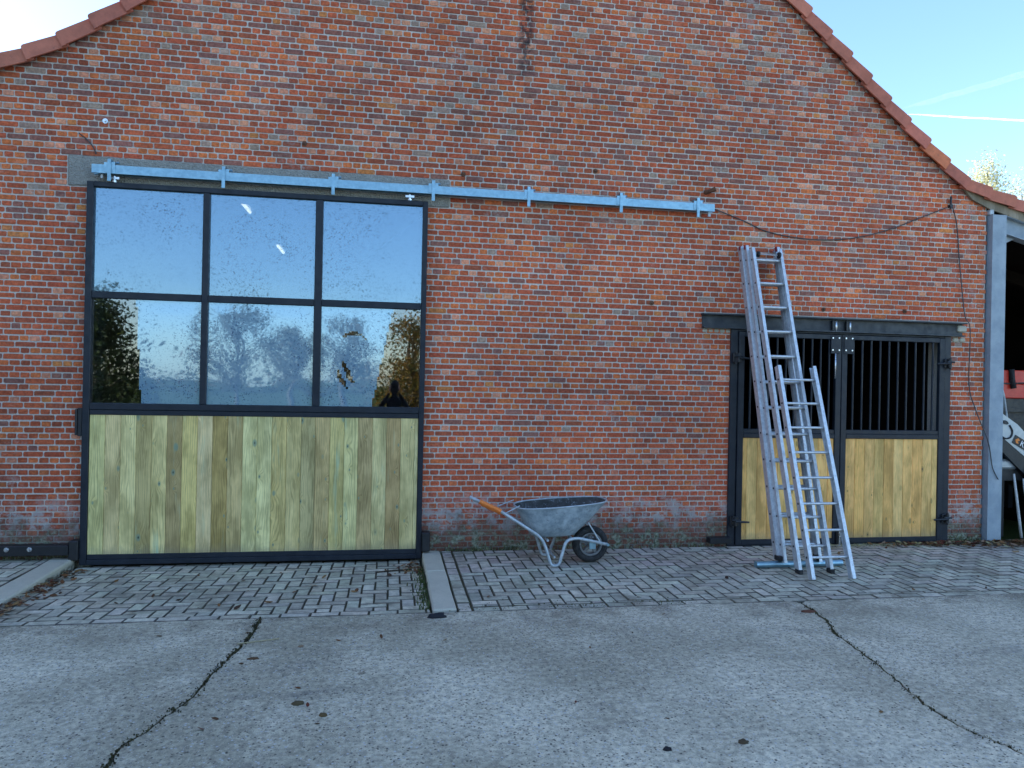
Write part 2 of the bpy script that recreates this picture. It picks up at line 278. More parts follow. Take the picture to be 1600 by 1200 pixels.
# ------------------------------------------------------------------ mesh helpers
class MB:
    def __init__(s): s.v = []; s.f = []; s.c = []
    def face(s, pts, col=None):
        i = len(s.v); s.v += [tuple(p) for p in pts]; s.f.append(tuple(range(i, i + len(pts)))); s.c.append(col)
    def add(s, vs, fs, col=None):
        i = len(s.v); s.v += [tuple(p) for p in vs]; s.f += [tuple(a + i for a in q) for q in fs]; s.c += [col] * len(fs); return s
    def box(s, x0, x1, y0, y1, z0, z1, col=None, m=None, bev=0.0):
        if bev <= 0:
            V = [Vector((x, y, z)) for z in (z0, z1) for y in (y0, y1) for x in (x0, x1)]
            F = [(0, 2, 3, 1), (4, 5, 7, 6), (0, 1, 5, 4), (2, 6, 7, 3), (0, 4, 6, 2), (1, 3, 7, 5)]
        else:
            b = bmesh.new(); bmesh.ops.create_cube(b, size=1)
            for q in b.verts: q.co = Vector(((x0 + x1) / 2 + q.co.x * (x1 - x0), (y0 + y1) / 2 + q.co.y * (y1 - y0), (z0 + z1) / 2 + q.co.z * (z1 - z0)))
            bmesh.ops.bevel(b, geom=b.edges[:], offset=bev, segments=1, affect='EDGES'); b.verts.index_update()
            V = [q.co.copy() for q in b.verts]; F = [tuple(q.index for q in fc.verts) for fc in b.faces]; b.free()
        if m: V = [m @ v for v in V]
        return s.add(V, F, col)
    def tube(s, pts, r, n=8, caps=True, col=None):
        pts = [Vector(p) for p in pts]; rs = r if isinstance(r, (list, tuple)) else [r] * len(pts)
        V = []; prev = None
        for i, p in enumerate(pts):
            d = (pts[min(i + 1, len(pts) - 1)] - pts[max(i - 1, 0)]).normalized()
            if prev is None: a = d.cross(Vector((0, 0, 1)) if abs(d.z) < 0.9 else Vector((1, 0, 0))).normalized()
            else: a = (prev - d * prev.dot(d)).normalized()
            prev = a; b = d.cross(a)
            V += [p + (a * math.cos(2 * math.pi * k / n) + b * math.sin(2 * math.pi * k / n)) * rs[i] for k in range(n)]
        F = [(i * n + k, i * n + (k + 1) % n, (i + 1) * n + (k + 1) % n, (i + 1) * n + k) for i in range(len(pts) - 1) for k in range(n)]
        if caps: F += [tuple(reversed(range(n))), tuple(range((len(pts) - 1) * n, len(pts) * n))]
        return s.add(V, F, col)
    def prism(s, poly, y0, y1, col=None):                     # poly in (x, z), extruded along y
        n = len(poly); V = [(x, y0, z) for x, z in poly] + [(x, y1, z) for x, z in poly]
        F = [tuple(range(n)), tuple(reversed(range(n, 2 * n)))] + [(i, i + n, (i + 1) % n + n, (i + 1) % n) for i in range(n)]
        return s.add(V, F, col)
    def mesh(s, name, mat, smooth=False):
        me = bpy.data.meshes.new(name); me.from_pydata(s.v, [], s.f); me.validate()
        if any(c is not None for c in s.c) and len(me.polygons) == len(s.c):
            at = me.color_attributes.new('Col', 'FLOAT_COLOR', 'CORNER'); buf = []
            for p, c in zip(me.polygons, s.c): buf += list((*(c or (0.5, 0.5, 0.5)), 1.0)) * p.loop_total
            at.data.foreach_set('color', buf)
        if mat: me.materials.append(M[mat])
        if smooth:
            for p in me.polygons: p.use_smooth = True
        bm = bmesh.new(); bm.from_mesh(me)
        if len(me.polygons) < 4000: bmesh.ops.recalc_face_normals(bm, faces=bm.faces[:]); bm.to_mesh(me)
        bm.free(); me.update(); return me
    def obj(s, name, mat, parent=None, smooth=False, loc=None):
        me = s.mesh(name, mat, smooth)
        if loc:
            me.transform(Matrix.Translation(-Vector(loc)))
        return link(name, me, parent, loc)
def link(name, me, parent=None, loc=None):
    o = bpy.data.objects.new(name, me); C.objects.link(o)
    if loc: o.location = loc
    if parent:
        o.parent = parent; pl = Vector((0, 0, 0)); q = parent
        while q: pl += q.location; q = q.parent
        o.location = o.location - pl
    return o
def tag(o, label=None, cat=None, group=None, kind=None):
    for k, v in (('label', label), ('category', cat), ('group', group), ('kind', kind)):
        if v: o[k] = v
    return o
def empty(name, loc, label=None, cat=None, group=None):
    o = bpy.data.objects.new(name, None); C.objects.link(o); o.location = loc; o.empty_display_size = 0.2
    return tag(o, label, cat, group)
def part(name, parent): 
    o = bpy.data.objects.new(name, None); C.objects.link(o); o.parent = parent; return o
def jit(a): return rnd.uniform(-a, a)
def vary(c, a): k = 1 + jit(a); return tuple(max(0.0, x * k * (1 + jit(a * 0.25))) for x in c)
def depth(p): return (Vector(p) - CAM).dot(_f)
def inframe(p, margin=0.0):
    v = Vector(p) - CAM; z = v.dot(_f)
    if z < 0.1: return False
    return abs(v.dot(_r) / z) < 0.708 + margin and abs(v.dot(_u) / z) < 0.531 + margin

# ------------------------------------------------------------------ ground, yard, paving
LAWN = MB(); LAWN.face([(-600, -13, -0.02), (-600, -600, -0.02), (600, -600, -0.02), (600, -13, -0.02)])
tag(LAWN.obj('lawn', 'lawn'), kind='structure')
g = MB(); g.face([(-900, -900, -0.3), (900, -900, -0.3), (900, 900, -0.3), (-900, 900, -0.3)]); tag(g.obj('ground', 'lawn'), kind='structure')

def ramp_z(x, y):
    return -0.085 * min(1, max(0, 1 + y / 2.08)) if -3.02 < x < 0.36 else 0.0
def crackline(pts, amp, seed):
    out = []; rr = random.Random(seed)
    for (x0, y0), (x1, y1) in zip(pts[:-1], pts[1:]):
        n = max(2, int(math.hypot(x1 - x0, y1 - y0) / 0.045))
        for i in range(n):
            tt = i / n; out.append((x0 + (x1 - x0) * tt + rr.uniform(-amp, amp), y0 + (y1 - y0) * tt + rr.uniform(-0.006, 0.006)))
    out.append(pts[-1]); return out
EDGE = -2.08
ck1 = crackline([(-0.916, EDGE), (-0.935, -2.53), (-1.03, -3.12), (-1.065, -3.43), (-1.16, -3.77), (-1.25, -3.95), (-1.24, -4.2), (-1.5, -6), (-1.7, -9), (-1.8, -13)], 0.012, 3)
ck2 = crackline([(3.44, EDGE - 0.05), (3.42, -2.3), (3.375, -2.58), (3.25, -2.88), (3.21, -3.26), (3.13, -3.68), (3.045, -4.06), (3.045, -4.29), (3.14, -4.6), (3.3, -6), (3.2, -9), (3.3, -13)], 0.010, 4)
def gapw(i, n, seed): return 0.006 + 0.013 * abs(noise.noise(Vector((i * 0.17, seed, 0)))) * 2
def edge_pts(x0, x1, seed):
    n = max(2, int(abs(x1 - x0) / 0.06)); rr = random.Random(seed)
    return [(x0 + (x1 - x0) * i / n, EDGE + rr.uniform(-0.007, 0.007) - (0.012 * noise.noise(Vector((x0 + i * 0.06, seed, 0))))) for i in range(1, n)]
def slab(name, left, right, seed):
    le = [(x + gapw(i, 0, 1.0), y) for i, (x, y) in enumerate(left)]; ri = [(x - gapw(i, 0, 1.0), y) for i, (x, y) in enumerate(right)]
    poly = ri + le[::-1] + edge_pts(le[0][0], ri[0][0], seed)
    n = len(poly); m = MB(); V = [(x, y, 0.0) for x, y in poly] + [(x, y, -0.2) for x, y in poly]
    m.add(V, [tuple(range(n))] + [(i, (i + 1) % n, (i + 1) % n + n, i + n) for i in range(n)])
    tag(m.obj(name, 'yard'), kind='structure')
slab('concrete_yard', [(-30, EDGE), (-30, -13)], ck1, 1); slab('concrete_yard', ck1, ck2, 2); slab('concrete_yard', ck2, [(30, EDGE), (30, -13)], 3)
m = MB()
for ck in (ck1, ck2):
    for (x0, y0), (x1, y1) in zip(ck[:-1], ck[1:]):
        m.face([(x0 - 0.04, y0, -0.005), (x0 + 0.04, y0, -0.005), (x1 + 0.04, y1, -0.005), (x1 - 0.04, y1, -0.005)])
tag(m.obj('crack_soil', 'soil'), kind='structure')
# bed under the pavers
m = MB()
for x0, x1 in ((-9, -3.02), (-3.02, 0.36), (0.36, 14)):
    for i in range(4):
        ya, yb = -2.12 + i * 0.58, -2.12 + (i + 1) * 0.58; xm = (x0 + x1) / 2
        za, zb = ramp_z(xm, ya) - 0.03, ramp_z(xm, yb) - 0.03
        m.face([(x0, ya, za), (x1, ya, za), (x1, yb, zb), (x0, yb, zb)])
tag(m.obj('paving_bed', 'soil'), kind='structure')

def paver(mb, x0, x1, y0, y1, col, zf):
    g = 0.0035 + rnd.random() * 0.0022; b = 0.005; x0 += g; x1 -= g; y0 += g; y1 -= g
    if x1 - x0 < 0.025 or y1 - y0 < 0.025: return False
    dz = jit(0.003); tx, ty = jit(0.018), jit(0.018); xm, ym = (x0 + x1) / 2, (y0 + y1) / 2
    def P(x, y, z): return (x, y, zf(x, y) + z + dz + (x - xm) * tx + (y - ym) * ty)
    j = [(jit(0.002), jit(0.002)) for _ in range(4)]
    cs = [(x0, y0, 1, 1), (x1, y0, -1, 1), (x1, y1, -1, -1), (x0, y1, 1, -1)]
    lo = [P(x + a, y + c, -0.05) for (x, y, sx, sy), (a, c) in zip(cs, j)]; mi = [P(x + a, y + c, -0.006) for (x, y, sx, sy), (a, c) in zip(cs, j)]
    up = [P(x + a + sx * b, y + c + sy * b, 0.0) for (x, y, sx, sy), (a, c) in zip(cs, j)]
    V = lo + mi + up; F = [(8, 9, 10, 11)] + [(i, (i + 1) % 4, 4 + (i + 1) % 4, 4 + i) for i in range(4)] + [(4 + i, 4 + (i + 1) % 4, 8 + (i + 1) % 4, 8 + i) for i in range(4)]
    mb.add(V, F, col); k = len(mb.c)                             # soil stain and painted joint shade on the edges
    for i in range(k - 8, k): mb.c[i] = vary((0.14, 0.125, 0.10), 0.25)
    return True
def paver_col(x, y):
    c = rnd.choice([(0.46, 0.43, 0.335), (0.52, 0.475, 0.37), (0.56, 0.515, 0.40), (0.40, 0.37, 0.29), (0.48, 0.435, 0.33)])
    if x > 0.5 and y > -0.85 and rnd.random() < 0.75: c = rnd.choice([(0.50, 0.42, 0.345), (0.46, 0.39, 0.32), (0.53, 0.46, 0.38)])
    return vary(c, 0.13)
def herring(x0, x1, y0, y1, W, ox, oy):
    out = []
    na, nb = int((x1 - x0) / W) + 6, int((y1 - y0) / W) + 6
    for a in range(-3, na):
        for b in range(-3, nb):
            tt = (a - b) % 4
            if tt == 0: r = (a * W, (a + 2) * W, b * W, (b + 1) * W)
            elif tt == 3: r = (a * W, (a + 1) * W, b * W, (b + 2) * W)
            else: continue
            q = (max(x0, r[0] + x0 + ox), min(x1, r[1] + x0 + ox), max(y0, r[2] + y0 + oy), min(y1, r[3] + y0 + oy))
            if q[1] - q[0] > 0.035 and q[3] - q[2] > 0.035: out.append(q)
    return out
def lay(name, rects, zf, label=None):
    def seen(q):
        c = ((q[0] + q[1]) / 2, (q[2] + q[3]) / 2, 0.0)
        return (q[1] - q[0]) * (q[3] - q[2]) / max(0.5, depth(c)) ** 3 if inframe(c, 0.02) else 0.0
    rects.sort(key=seen, reverse=True)
    base = MB(); xs = [q[0] for q in rects] + [q[1] for q in rects]; ys = [q[2] for q in rects] + [q[3] for q in rects]
    xa, xb, ya, yb = min(xs), max(xs), min(ys), max(ys); xm = (xa + xb) / 2
    for i in range(6):                                          # jointing sand between the pavers
        y_0, y_1 = ya + (yb - ya) * i / 6, ya + (yb - ya) * (i + 1) / 6
        base.face([(xa, y_0, zf(xm, y_0) - 0.014), (xb, y_0, zf(xm, y_0) - 0.014), (xb, y_1, zf(xm, y_1) - 0.014), (xa, y_1, zf(xm, y_1) - 0.014)])
    b = base.obj(name, 'soil'); tag(b, kind='structure')
    rest = MB(); k = 0
    for q in rects:
        c = paver_col((q[0] + q[1]) / 2, (q[2] + q[3]) / 2)
        if k < 300:
            p = MB()
            if paver(p, *q, c, zf): p.obj('paver', 'paver', b); k += 1
        else: paver(rest, *q, c, zf)
    if rest.f: tag(rest.obj('paver_field', 'paver', b), kind='stuff')
W = 0.11
rl = herring(-2.99, 0.345, EDGE + 0.115, -0.02, W, 0.03, 0.0)
x = -2.99
while x < 0.34: rl.append((x, min(0.345, x + 0.22), EDGE + 0.01, EDGE + 0.115)); x += 0.22
lay('paved_ramp', rl, lambda x, y: ramp_z(x if -3 < x < 0.35 else -1, y))
ra = herring(0.68, 9.6, EDGE + 0.12, -0.012, W, 0.0, 0.05)
y = EDGE + 0.01
while y < -0.05: ra.append((0.56, 0.672, y, min(-0.012, y + 0.222))); y += 0.222
x = 0.68
while x < 9.5: ra.append((x, x + 0.22, EDGE + 0.012, EDGE + 0.117)); x += 0.22
lay('paved_apron', ra, lambda x, y: 0.0)
re_ = herring(-5.4, -3.215, EDGE + 0.12, -0.02, W, 0.02, 0.04)
lay('paved_strip', re_, lambda x, y: 0.0)
def kerb(x0, x1, y0, y1, skew, cuts, label):
    root = empty('kerb', ((x0 + x1) / 2, (y0 + y1) / 2, 0), label, 'kerb', None)
    ys = [y0] + cuts + [y1]
    for a, b in zip(ys[:-1], ys[1:]):
        m = MB(); m.box(x0, x1, a + 0.004, b - 0.004, -0.16, 0.012, bev=0.012)
        sub = bmesh.new(); me = m.mesh('kerb_stone', 'kerb'); sub.from_mesh(me)
        bmesh.ops.subdivide_edges(sub, edges=sub.edges[:], cuts=3, use_grid_fill=True)
        for v in sub.verts:
            v.co += noise.noise_vector(v.co * 9) * 0.006 + noise.noise_vector(v.co * 27) * 0.003; v.co.x += skew * (v.co.y - y1)
        sub.to_mesh(me); sub.free(); link('kerb_stone', me, root)
kerb(0.36, 0.548, -2.03, -0.02, 0.0, [-0.86], 'pale concrete kerb right of the sliding door, ending at the yard')
kerb(-3.21, -3.0, -2.05, -0.03, -0.03, [-1.42], 'pale concrete kerb left of the sliding door with brown leaves beside it')

# ------------------------------------------------------------------ the barn
PROF = [(-4.9, 4.32), (-3.751, 4.72), (-3.407, 4.874), (-3.108, 5.04), (-2.823, 5.244), (-2.534, 5.45), (1.39, 8.8), (4.408, 6.255), (5.089, 5.645), (5.594, 5.182), (6.108, 4.733), (6.676, 4.277), (6.993, 4.167), (7.564, 4.016), (10.5, 3.24)]
def prof(x):
    for (x0, z0), (x1, z1) in zip(PROF[:-1], PROF[1:]):
        if x0 <= x <= x1: return z0 + (z1 - z0) * (x - x0) / (x1 - x0)
    return 0
WL, WR = -4.3, 7.09
OPEN = [(-2.90, 0.30, -1.0, 3.64), (3.81, 6.60, -1.0, 2.48)]       # openings x0 x1 z0 z1
SKIP = [(-3.16, 0.585, 3.645, 3.955), (3.46, 6.78, 2.47, 2.625)]    # lintels
barn = empty('brick_barn', (1.4, 0, 0), 'old red brick barn gable with clay verge tiles filling the picture', 'barn')
m = MB()
bx = sorted({WL, WR} | {o[0] for o in OPEN} | {o[1] for o in OPEN} | {p[0] for p in PROF if WL < p[0] < WR})
for a, b in zip(bx[:-1], bx[1:]):
    z0a = -0.3
    for o in OPEN:
        if o[0] <= a and b <= o[1]: z0a = o[3]
    m.prism([(a, z0a), (b, z0a), (b, prof(b) + 0.02), (a, prof(a) + 0.02)], 0.0, 0.32)
wall = m.obj('gable_wall', 'mortar', barn)

def pick(tab):
    s = sum(w for w, _ in tab); r = rnd.random() * s
    for w_, c in tab:
        r -= w_
        if r <= 0: return c
    return tab[-1][1]
ORANGE, RED, PINK, BROWN, PURPLE, GREY, OCHRE, DKRED = (0.68, 0.18, 0.06), (0.57, 0.13, 0.055), (0.74, 0.30, 0.17), (0.41, 0.105, 0.052), (0.32, 0.13, 0.095), (0.42, 0.28, 0.205), (0.66, 0.23, 0.07), (0.50, 0.108, 0.05)
def brick_col(x, z, head):
    hi = min(1, max(0, (z - 3.2) / 1.6)); n = noise.noise(Vector((x * 0.6, z * 0.8, 3.3)))
    if head: c = pick([(0.24, ORANGE), (0.34 + 0.2 * (1 - hi), RED), (0.08 + 0.13 * hi, PINK), (0.10, BROWN), (0.01 + 0.05 * hi, GREY), (0.02, OCHRE), (0.04, PURPLE)])
    else: c = pick([(0.07, ORANGE), (0.40 * (1 - 0.55 * hi), RED), (0.36 * (1 - 0.4 * hi), DKRED), (0.24, BROWN), (0.07 + 0.40 * hi, PURPLE), (0.005 + 0.05 * hi, GREY), (0.01, OCHRE)])
    if z < 0.9: c = tuple(0.5 * a + 0.5 * b for a, b in zip(c, DKRED))
    if x > 6.93: c = tuple(0.35 * a + 0.65 * b for a, b in zip(c, (0.58, 0.16, 0.065)))
    k = 1.0 + 0.25 * n
    return vary(tuple(v * k for v in c), 0.13)
def brick_geo(mb, x0, x1, z0, z1, col):
    h = 0.004 + abs(jit(0.004)); b = 0.0022
    ch = [0.003 + rnd.random() * 0.007 for _ in range(4)]
    def ring(i, y):
        X0, X1, Z0, Z1 = x0 + i, x1 - i, z0 + i, z1 - i; a, c, d, e = ch
        return [(X0 + a, y, Z0), (X1 - c, y, Z0), (X1, y, Z0 + c), (X1, y, Z1 - d), (X1 - d, y, Z1), (X0 + e, y, Z1), (X0, y, Z1 - e), (X0, y, Z0 + a)]
    o = ring(0, 0.006); t1, t2 = jit(0.02), jit(0.006); xm, zm = (x0 + x1) / 2, (z0 + z1) / 2
    fr = [(x + jit(0.0012), -h + (x - xm) * t2 + (z - zm) * t1, z + jit(0.0012)) for x, y, z in ring(b, 0)]
    mb.add(o + fr, [tuple(range(8, 16))] + [(k, (k + 1) % 8, 8 + (k + 1) % 8, 8 + k) for k in range(8)], col)
COURSE, STR = 0.0592, 0.1895
bricks = []
nc = int(9.2 / COURSE)
for ci in range(nc):
    z0 = -0.135 + ci * COURSE + jit(0.0015); z1 = z0 + COURSE - 0.0098
    head = ci % 2 == 0
    pitch = STR / 2 if head else STR
    off = (STR / 4 if head else (STR / 2 if (ci // 2) % 2 else 0)) + jit(0.012)
    xl, xr = WL + jit(0.008), WR + (0.014 if ci % 2 else -0.012) + jit(0.006)
    spans = [(xl, xr)]; zm = (z0 + z1) / 2
    for (a, b, c, d) in [(o[0] - 0.0, o[1] + 0.0, o[2], o[3]) for o in OPEN] + SKIP:
        if c < zm < d:
            ns = []
            for s0, s1 in spans:
                if b <= s0 or a >= s1: ns.append((s0, s1)); continue
                if a > s0: ns.append((s0, a))
                if b < s1: ns.append((b, s1))
            spans = ns
    for s0, s1 in spans:
        k = math.floor((s0 - off) / pitch); x = off + k * pitch
        cuts = []
        while x < s1:
            if x > s0 + 0.03 and x < s1 - 0.03: cuts.append(x + jit(0.005))
            x += pitch * (1 + jit(0.0)) 
        cuts = [s0] + cuts + [s1]
        i = 0
        while i < len(cuts) - 1:
            a, b = cuts[i], cuts[i + 1]; i += 1
            if head and rnd.random() < 0.02 and i < len(cuts) - 1: b = cuts[i + 1]; i += 1
            if zm > prof((a + b) / 2) + 0.045: continue
            gp = 0.0036 + rnd.random() * 0.0018
            bricks.append((a + gp, b - gp, z0 + jit(0.0016), z1 + jit(0.0016), brick_col((a + b) / 2, zm, b - a < 0.12)))
def hidden(x, z):
    return (-2.95 < x < 0.36 and z < 3.7) or (3.78 < x < 6.65 and z < 2.65) or (x < -2.9 and z < 0.17)
def shows(bk):
    x, z = (bk[0] + bk[1]) / 2, (bk[2] + bk[3]) / 2
    if hidden(x, z) or not inframe((bk[0], 0, z), -0.003): return 0
    return (bk[1] - bk[0]) * (bk[3] - bk[2]) / depth((x, 0, z)) ** 3
bricks.sort(key=shows, reverse=True)
rest = MB()
for i, bk in enumerate(bricks):
    if i < 300: q = MB(); brick_geo(q, *bk); q.obj('brick', 'brick', wall)
    else: brick_geo(rest, *bk)
tag(rest.obj('brick_field', 'brick', wall), kind='stuff')

m = MB(); m.box(-3.155, 0.58, -0.014, 0.3, 3.65, 3.95, bev=0.012); me = m.mesh('door_lintel', 'lintel')
b = bmesh.new(); b.from_mesh(me); bmesh.ops.subdivide_edges(b, edges=[e for e in b.edges if abs(e.verts[0].co.x - e.verts[1].co.x) > 1], cuts=40)
for v in b.verts: v.co.z += noise.noise(v.co * 7) * 0.012; v.co.y += noise.noise(v.co * 11) * 0.004
b.to_mesh(me); b.free(); link('door_lintel', me, barn)['label'] = 'rough grey concrete lintel over the sliding door'
# steel lintel over the stable door: flanged beam
m = MB(); m.box(3.455, 6.775, -0.02, 0.06, 2.483, 2.615); m.box(3.44, 6.79, -0.085, 0.1, 2.616, 2.632); m.box(3.45, 6.78, -0.07, 0.1, 2.468, 2.481)
m.obj('steel_lintel', 'lintel_steel', barn)
m = MB()
for i in range(5): m.box(3.46 + i * 0.07, 3.522 + i * 0.07, -0.012 - rnd.random() * 0.008, 0.03, 2.418, 2.462, bev=0.012)
m.obj('mortar_pad', 'kerb', barn)
for i in range(2):
    q = MB(); q.box(6.655 + i * 0.09, 6.735 + i * 0.09, -0.022, 0.03, 2.40, 2.455, bev=0.012); q.obj('padstone', 'kerb', barn)
q = MB(); q.box(6.70, 6.82, -0.05, 0.03, 2.52, 2.60, bev=0.015); q.obj('padstone', 'kerb', barn)
# body behind the gable
m = MB(); m.box(WL, WL + 0.3, 0.33, 22, -0.3, 4.45); m.box(WR - 0.3, WR, 0.33, 22, -0.3, 4.05); m.obj('side_wall', 'mortar', barn)
m = MB(); m.prism([(WL, -0.3), (WR, -0.3), (WR, 4.05), (1.39, 8.75), (WL, 4.45)], 22, 22.3); m.obj('rear_wall', 'mortar', barn)
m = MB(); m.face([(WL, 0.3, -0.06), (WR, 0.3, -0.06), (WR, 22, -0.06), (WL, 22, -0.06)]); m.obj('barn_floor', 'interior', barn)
m = MB(); m.box(1.6, 1.75, 0.33, 22, -0.06, 3.4); m.box(1.755, 6.78, 4.2, 4.35, -0.06, 3.4); m.box(1.75, 6.78, 0.33, 4.35, 3.41, 3.5); m.box(6.64, 6.78, 0.33, 4.19, -0.06, 3.4); m.obj('partition_and_dark_lining', 'interior', barn)  # last box: dark wall added to keep the view through the bars black
m = MB()
for (x0, z0), (x1, z1) in zip(PROF[:-1], PROF[1:]):
    m.prism([(x0, z0 + 0.05), (x1, z1 + 0.05), (x1, z1 + 0.11), (x0, z0 + 0.11)], 0.02, 22.4)
roof = m.obj('roof', 'tile', barn); roof.color = (0.33, 0.10, 0.055, 1)
def tile_mesh(sign):
    L = 0.405; m = MB()
    # hanging flap with a rounded lower corner, then the cover strip turned back over the roof
    zt, zb = 0.105, -0.035; r = 0.03
    poly = [(0, zb + 0.006), (L, zb), (L, zt - r)] + [(L - r + r * math.cos(a), zt - r + r * math.sin(a)) for a in (R(30), R(60), R(90))] + [(0, zt - 0.006)]
    poly = [(sign * x, z) for x, z in poly]
    m.prism(poly, -0.072, -0.052)
    top = [(0, zt - 0.02), (L - 0.004, zt - 0.016), (L - 0.012, zt + 0.001), (0, zt - 0.005)]
    m.prism([(sign * x, z) for x, z in top], -0.0519, 0.16)
    lip = [(L - 0.04, zb - 0.006), (L + 0.003, zb - 0.006), (L + 0.003, zb + 0.003), (L - 0.04, zb + 0.003)]
    m.prism([(sign * x, z) for x, z in lip], -0.074, -0.0521)
    m.v = [(x, y - 0.03 * abs(x) / L, z) for x, y, z in m.v]
    return m.mesh('verge_tile', 'tile')
tl, tr_ = tile_mesh(-1), tile_mesh(1)
def walk(pts, step):
    out = []; d = 0; i = 0; nxt = 0
    segs = list(zip(pts[:-1], pts[1:])); acc = 0
    for (x0, z0), (x1, z1) in segs:
        L = math.hypot(x1 - x0, z1 - z0)
        while nxt <= acc + L:
            k = (nxt - acc) / L; out.append((x0 + (x1 - x0) * k, z0 + (z1 - z0) * k)); nxt += step
        acc += L
    return out
TILE = 0.348
def verge(pts, me, parent_fn, s0):
    ps = walk(pts, TILE)
    for (x0, z0), (x1, z1) in zip(ps[:-1], ps[1:]):
        ang = math.atan2(z1 - z0, abs(x1 - x0))
        par = parent_fn(x0)
        o = link('verge_tile', me, par, (x0, 0, z0))
        tilt = ang + 0.055 + jit(0.01)
        o.rotation_euler = (0, -tilt if s0 > 0 else tilt, 0)
        c = vary((0.50, 0.16, 0.10), 0.12) if rnd.random() < 0.85 else vary((0.60, 0.18, 0.08), 0.1)
        o.color = (*c, 1)
# ------------------------------------------------------------------ lean-to right of the barn
lean = empty('lean_to', (7.2, 0, 0), 'open lean-to right of the barn with grey steel post and dark inside', 'shed')
verge([(1.39, 8.8)] + [p for p in PROF if p[0] > 1.5], tr_, lambda x: lean if x > 6.98 else roof, 1)
verge([(1.39, 8.8)] + [p for p in PROF[::-1] if p[0] < 1.2], tl, lambda x: roof, -1)
m = MB(); m.box(7.115, 7.305, -0.075, -0.063, -0.1, 3.95); m.box(7.118, 7.302, 0.063, 0.075, -0.1, 3.95); m.box(7.2, 7.212, -0.0628, 0.0628, -0.1, 3.95)
m.box(7.115, 7.125, -0.062, 0.062, -0.1, 3.95); m.box(7.295, 7.305, -0.062, 0.062, -0.1, 3.95)
m.obj('steel_post', 'post_paint', lean)
m = MB(); m.box(7.10, 7.16, -0.05, 0.05, 3.951, 4.02, bev=0.01); m.obj('post_cap', 'galvanised_old', lean)
sl = (3.863 - 3.94) / (7.667 - 7.358)
def beam(x0, x1, z0, hh, y0, y1, mb):
    mb.prism([(x0, z0), (x1, z0 + sl * (x1 - x0)), (x1, z0 + sl * (x1 - x0) + hh), (x0, z0 + hh)], y0, y1)
m = MB(); beam(7.307, 10.5, 3.755, 0.2, 0.02, 0.03, m); beam(7.307, 10.5, 3.955, 0.012, -0.04, 0.08, m); beam(7.307, 10.5, 3.742, 0.012, -0.04, 0.08, m); m.obj('steel_rafter', 'post_paint', lean)
m = MB(); m.prism([(7.307, 3.60), (7.50, 3.69), (7.307, 3.74)], 0.015, 0.035); m.obj('gusset', 'post_paint', lean)
m = MB(); m.prism([(6.73, 4.25), (7.1, 4.125), (10.5, 3.22), (10.5, 3.12), (7.1, 4.02), (6.86, 4.12)], -0.046, -0.02); o = m.obj('fascia_board', 'wood_fascia', lean); o.color = (0.30, 0.25, 0.19, 1)
for i in range(5):
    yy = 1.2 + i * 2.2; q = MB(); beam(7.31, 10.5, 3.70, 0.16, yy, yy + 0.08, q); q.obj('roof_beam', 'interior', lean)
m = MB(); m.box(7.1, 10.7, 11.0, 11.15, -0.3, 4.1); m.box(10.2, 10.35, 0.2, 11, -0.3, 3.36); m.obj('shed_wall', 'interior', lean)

m = MB(); m.prism([(7.31, 4.035), (10.45, 3.235), (10.45, 3.275), (7.31, 4.075)], 0.03, 11); m.obj('dark_ceiling_sheet', 'interior', lean)  # near-black sheet added to keep the underside of the roof dark

# ------------------------------------------------------------------ unseen barn added on the left to keep the sun off the yard
nb_ = empty('shade_barn', (-14, 1, 0), 'unseen brick barn added left of the yard to shade it', 'barn')
m = MB(); m.box(-18, -10.5, -7.5, 12, -0.3, 7.2); m.obj('wall', 'mortar', nb_)
m = MB()
for a, b in (((-18.4, 7.1), (-14.2, 11.0)), ((-14.2, 11.0), (-10.1, 7.1))): m.prism([a, b, (b[0], b[1] + 0.15), (a[0], a[1] + 0.15)], -7.9, 12.4)
m.obj('roof', 'tile', nb_).color = (0.33, 0.10, 0.055, 1)
for yy in (-7.5, 11.8): q = MB(); q.prism([(-18, 7.2), (-10.5, 7.2), (-14.2, 10.95)], yy, yy + 0.2); q.obj('gable', 'mortar', nb_)

# ------------------------------------------------------------------ sliding door
sdoor = empty('sliding_door', (-1.3, -0.08, -0.05), 'big black framed sliding door with six panes above green wooden boards', 'door')
X0, X1, Z0, Z1 = -2.945, 0.351, -0.052, 3.682
FY0, FY1 = -0.105, -0.045
def fbox(name, x0, x1, z0, z1, y0=FY0, y1=FY1, mat='powder_coat', bev=0.004, parent=None):
    q = MB(); q.box(x0, x1, y0, y1, z0, z1, bev=bev); return q.obj(name, mat, parent or sdoor)
V1, V2 = (-1.873, -1.812), (-0.787, -0.713)
fbox('frame_stile', X0, X0 + 0.062, Z0, Z1); fbox('frame_stile', X1 - 0.054, X1, Z0, Z1)
fbox('frame_rail', X0 + 0.063, X1 - 0.055, Z1 - 0.05, Z1); fbox('frame_rail', X0 + 0.063, X1 - 0.055, Z0, Z0 + 0.05); fbox('frame_rail', X0 + 0.063, X1 - 0.055, Z0 + 0.051, Z0 + 0.10, FY0 + 0.008)
fbox('frame_rail', X0 + 0.063, X1 - 0.055, 1.462, 1.525); fbox('frame_rail', X0 + 0.063, X1 - 0.055, 1.41, 1.461, FY0 + 0.008)
for a, b in (V1, V2):
    fbox('glazing_bar', a, b, 1.526, Z1 - 0.051)
gx = [X0 + 0.063, V1[0], V1[1], V2[0], V2[1], X1 - 0.055]
for i in range(3): fbox('glazing_bar', gx[2 * i] + 0.001, gx[2 * i + 1] - 0.001, 2.548, 2.615)
rows = [(1.526, 2.547), (2.616, Z1 - 0.051)]
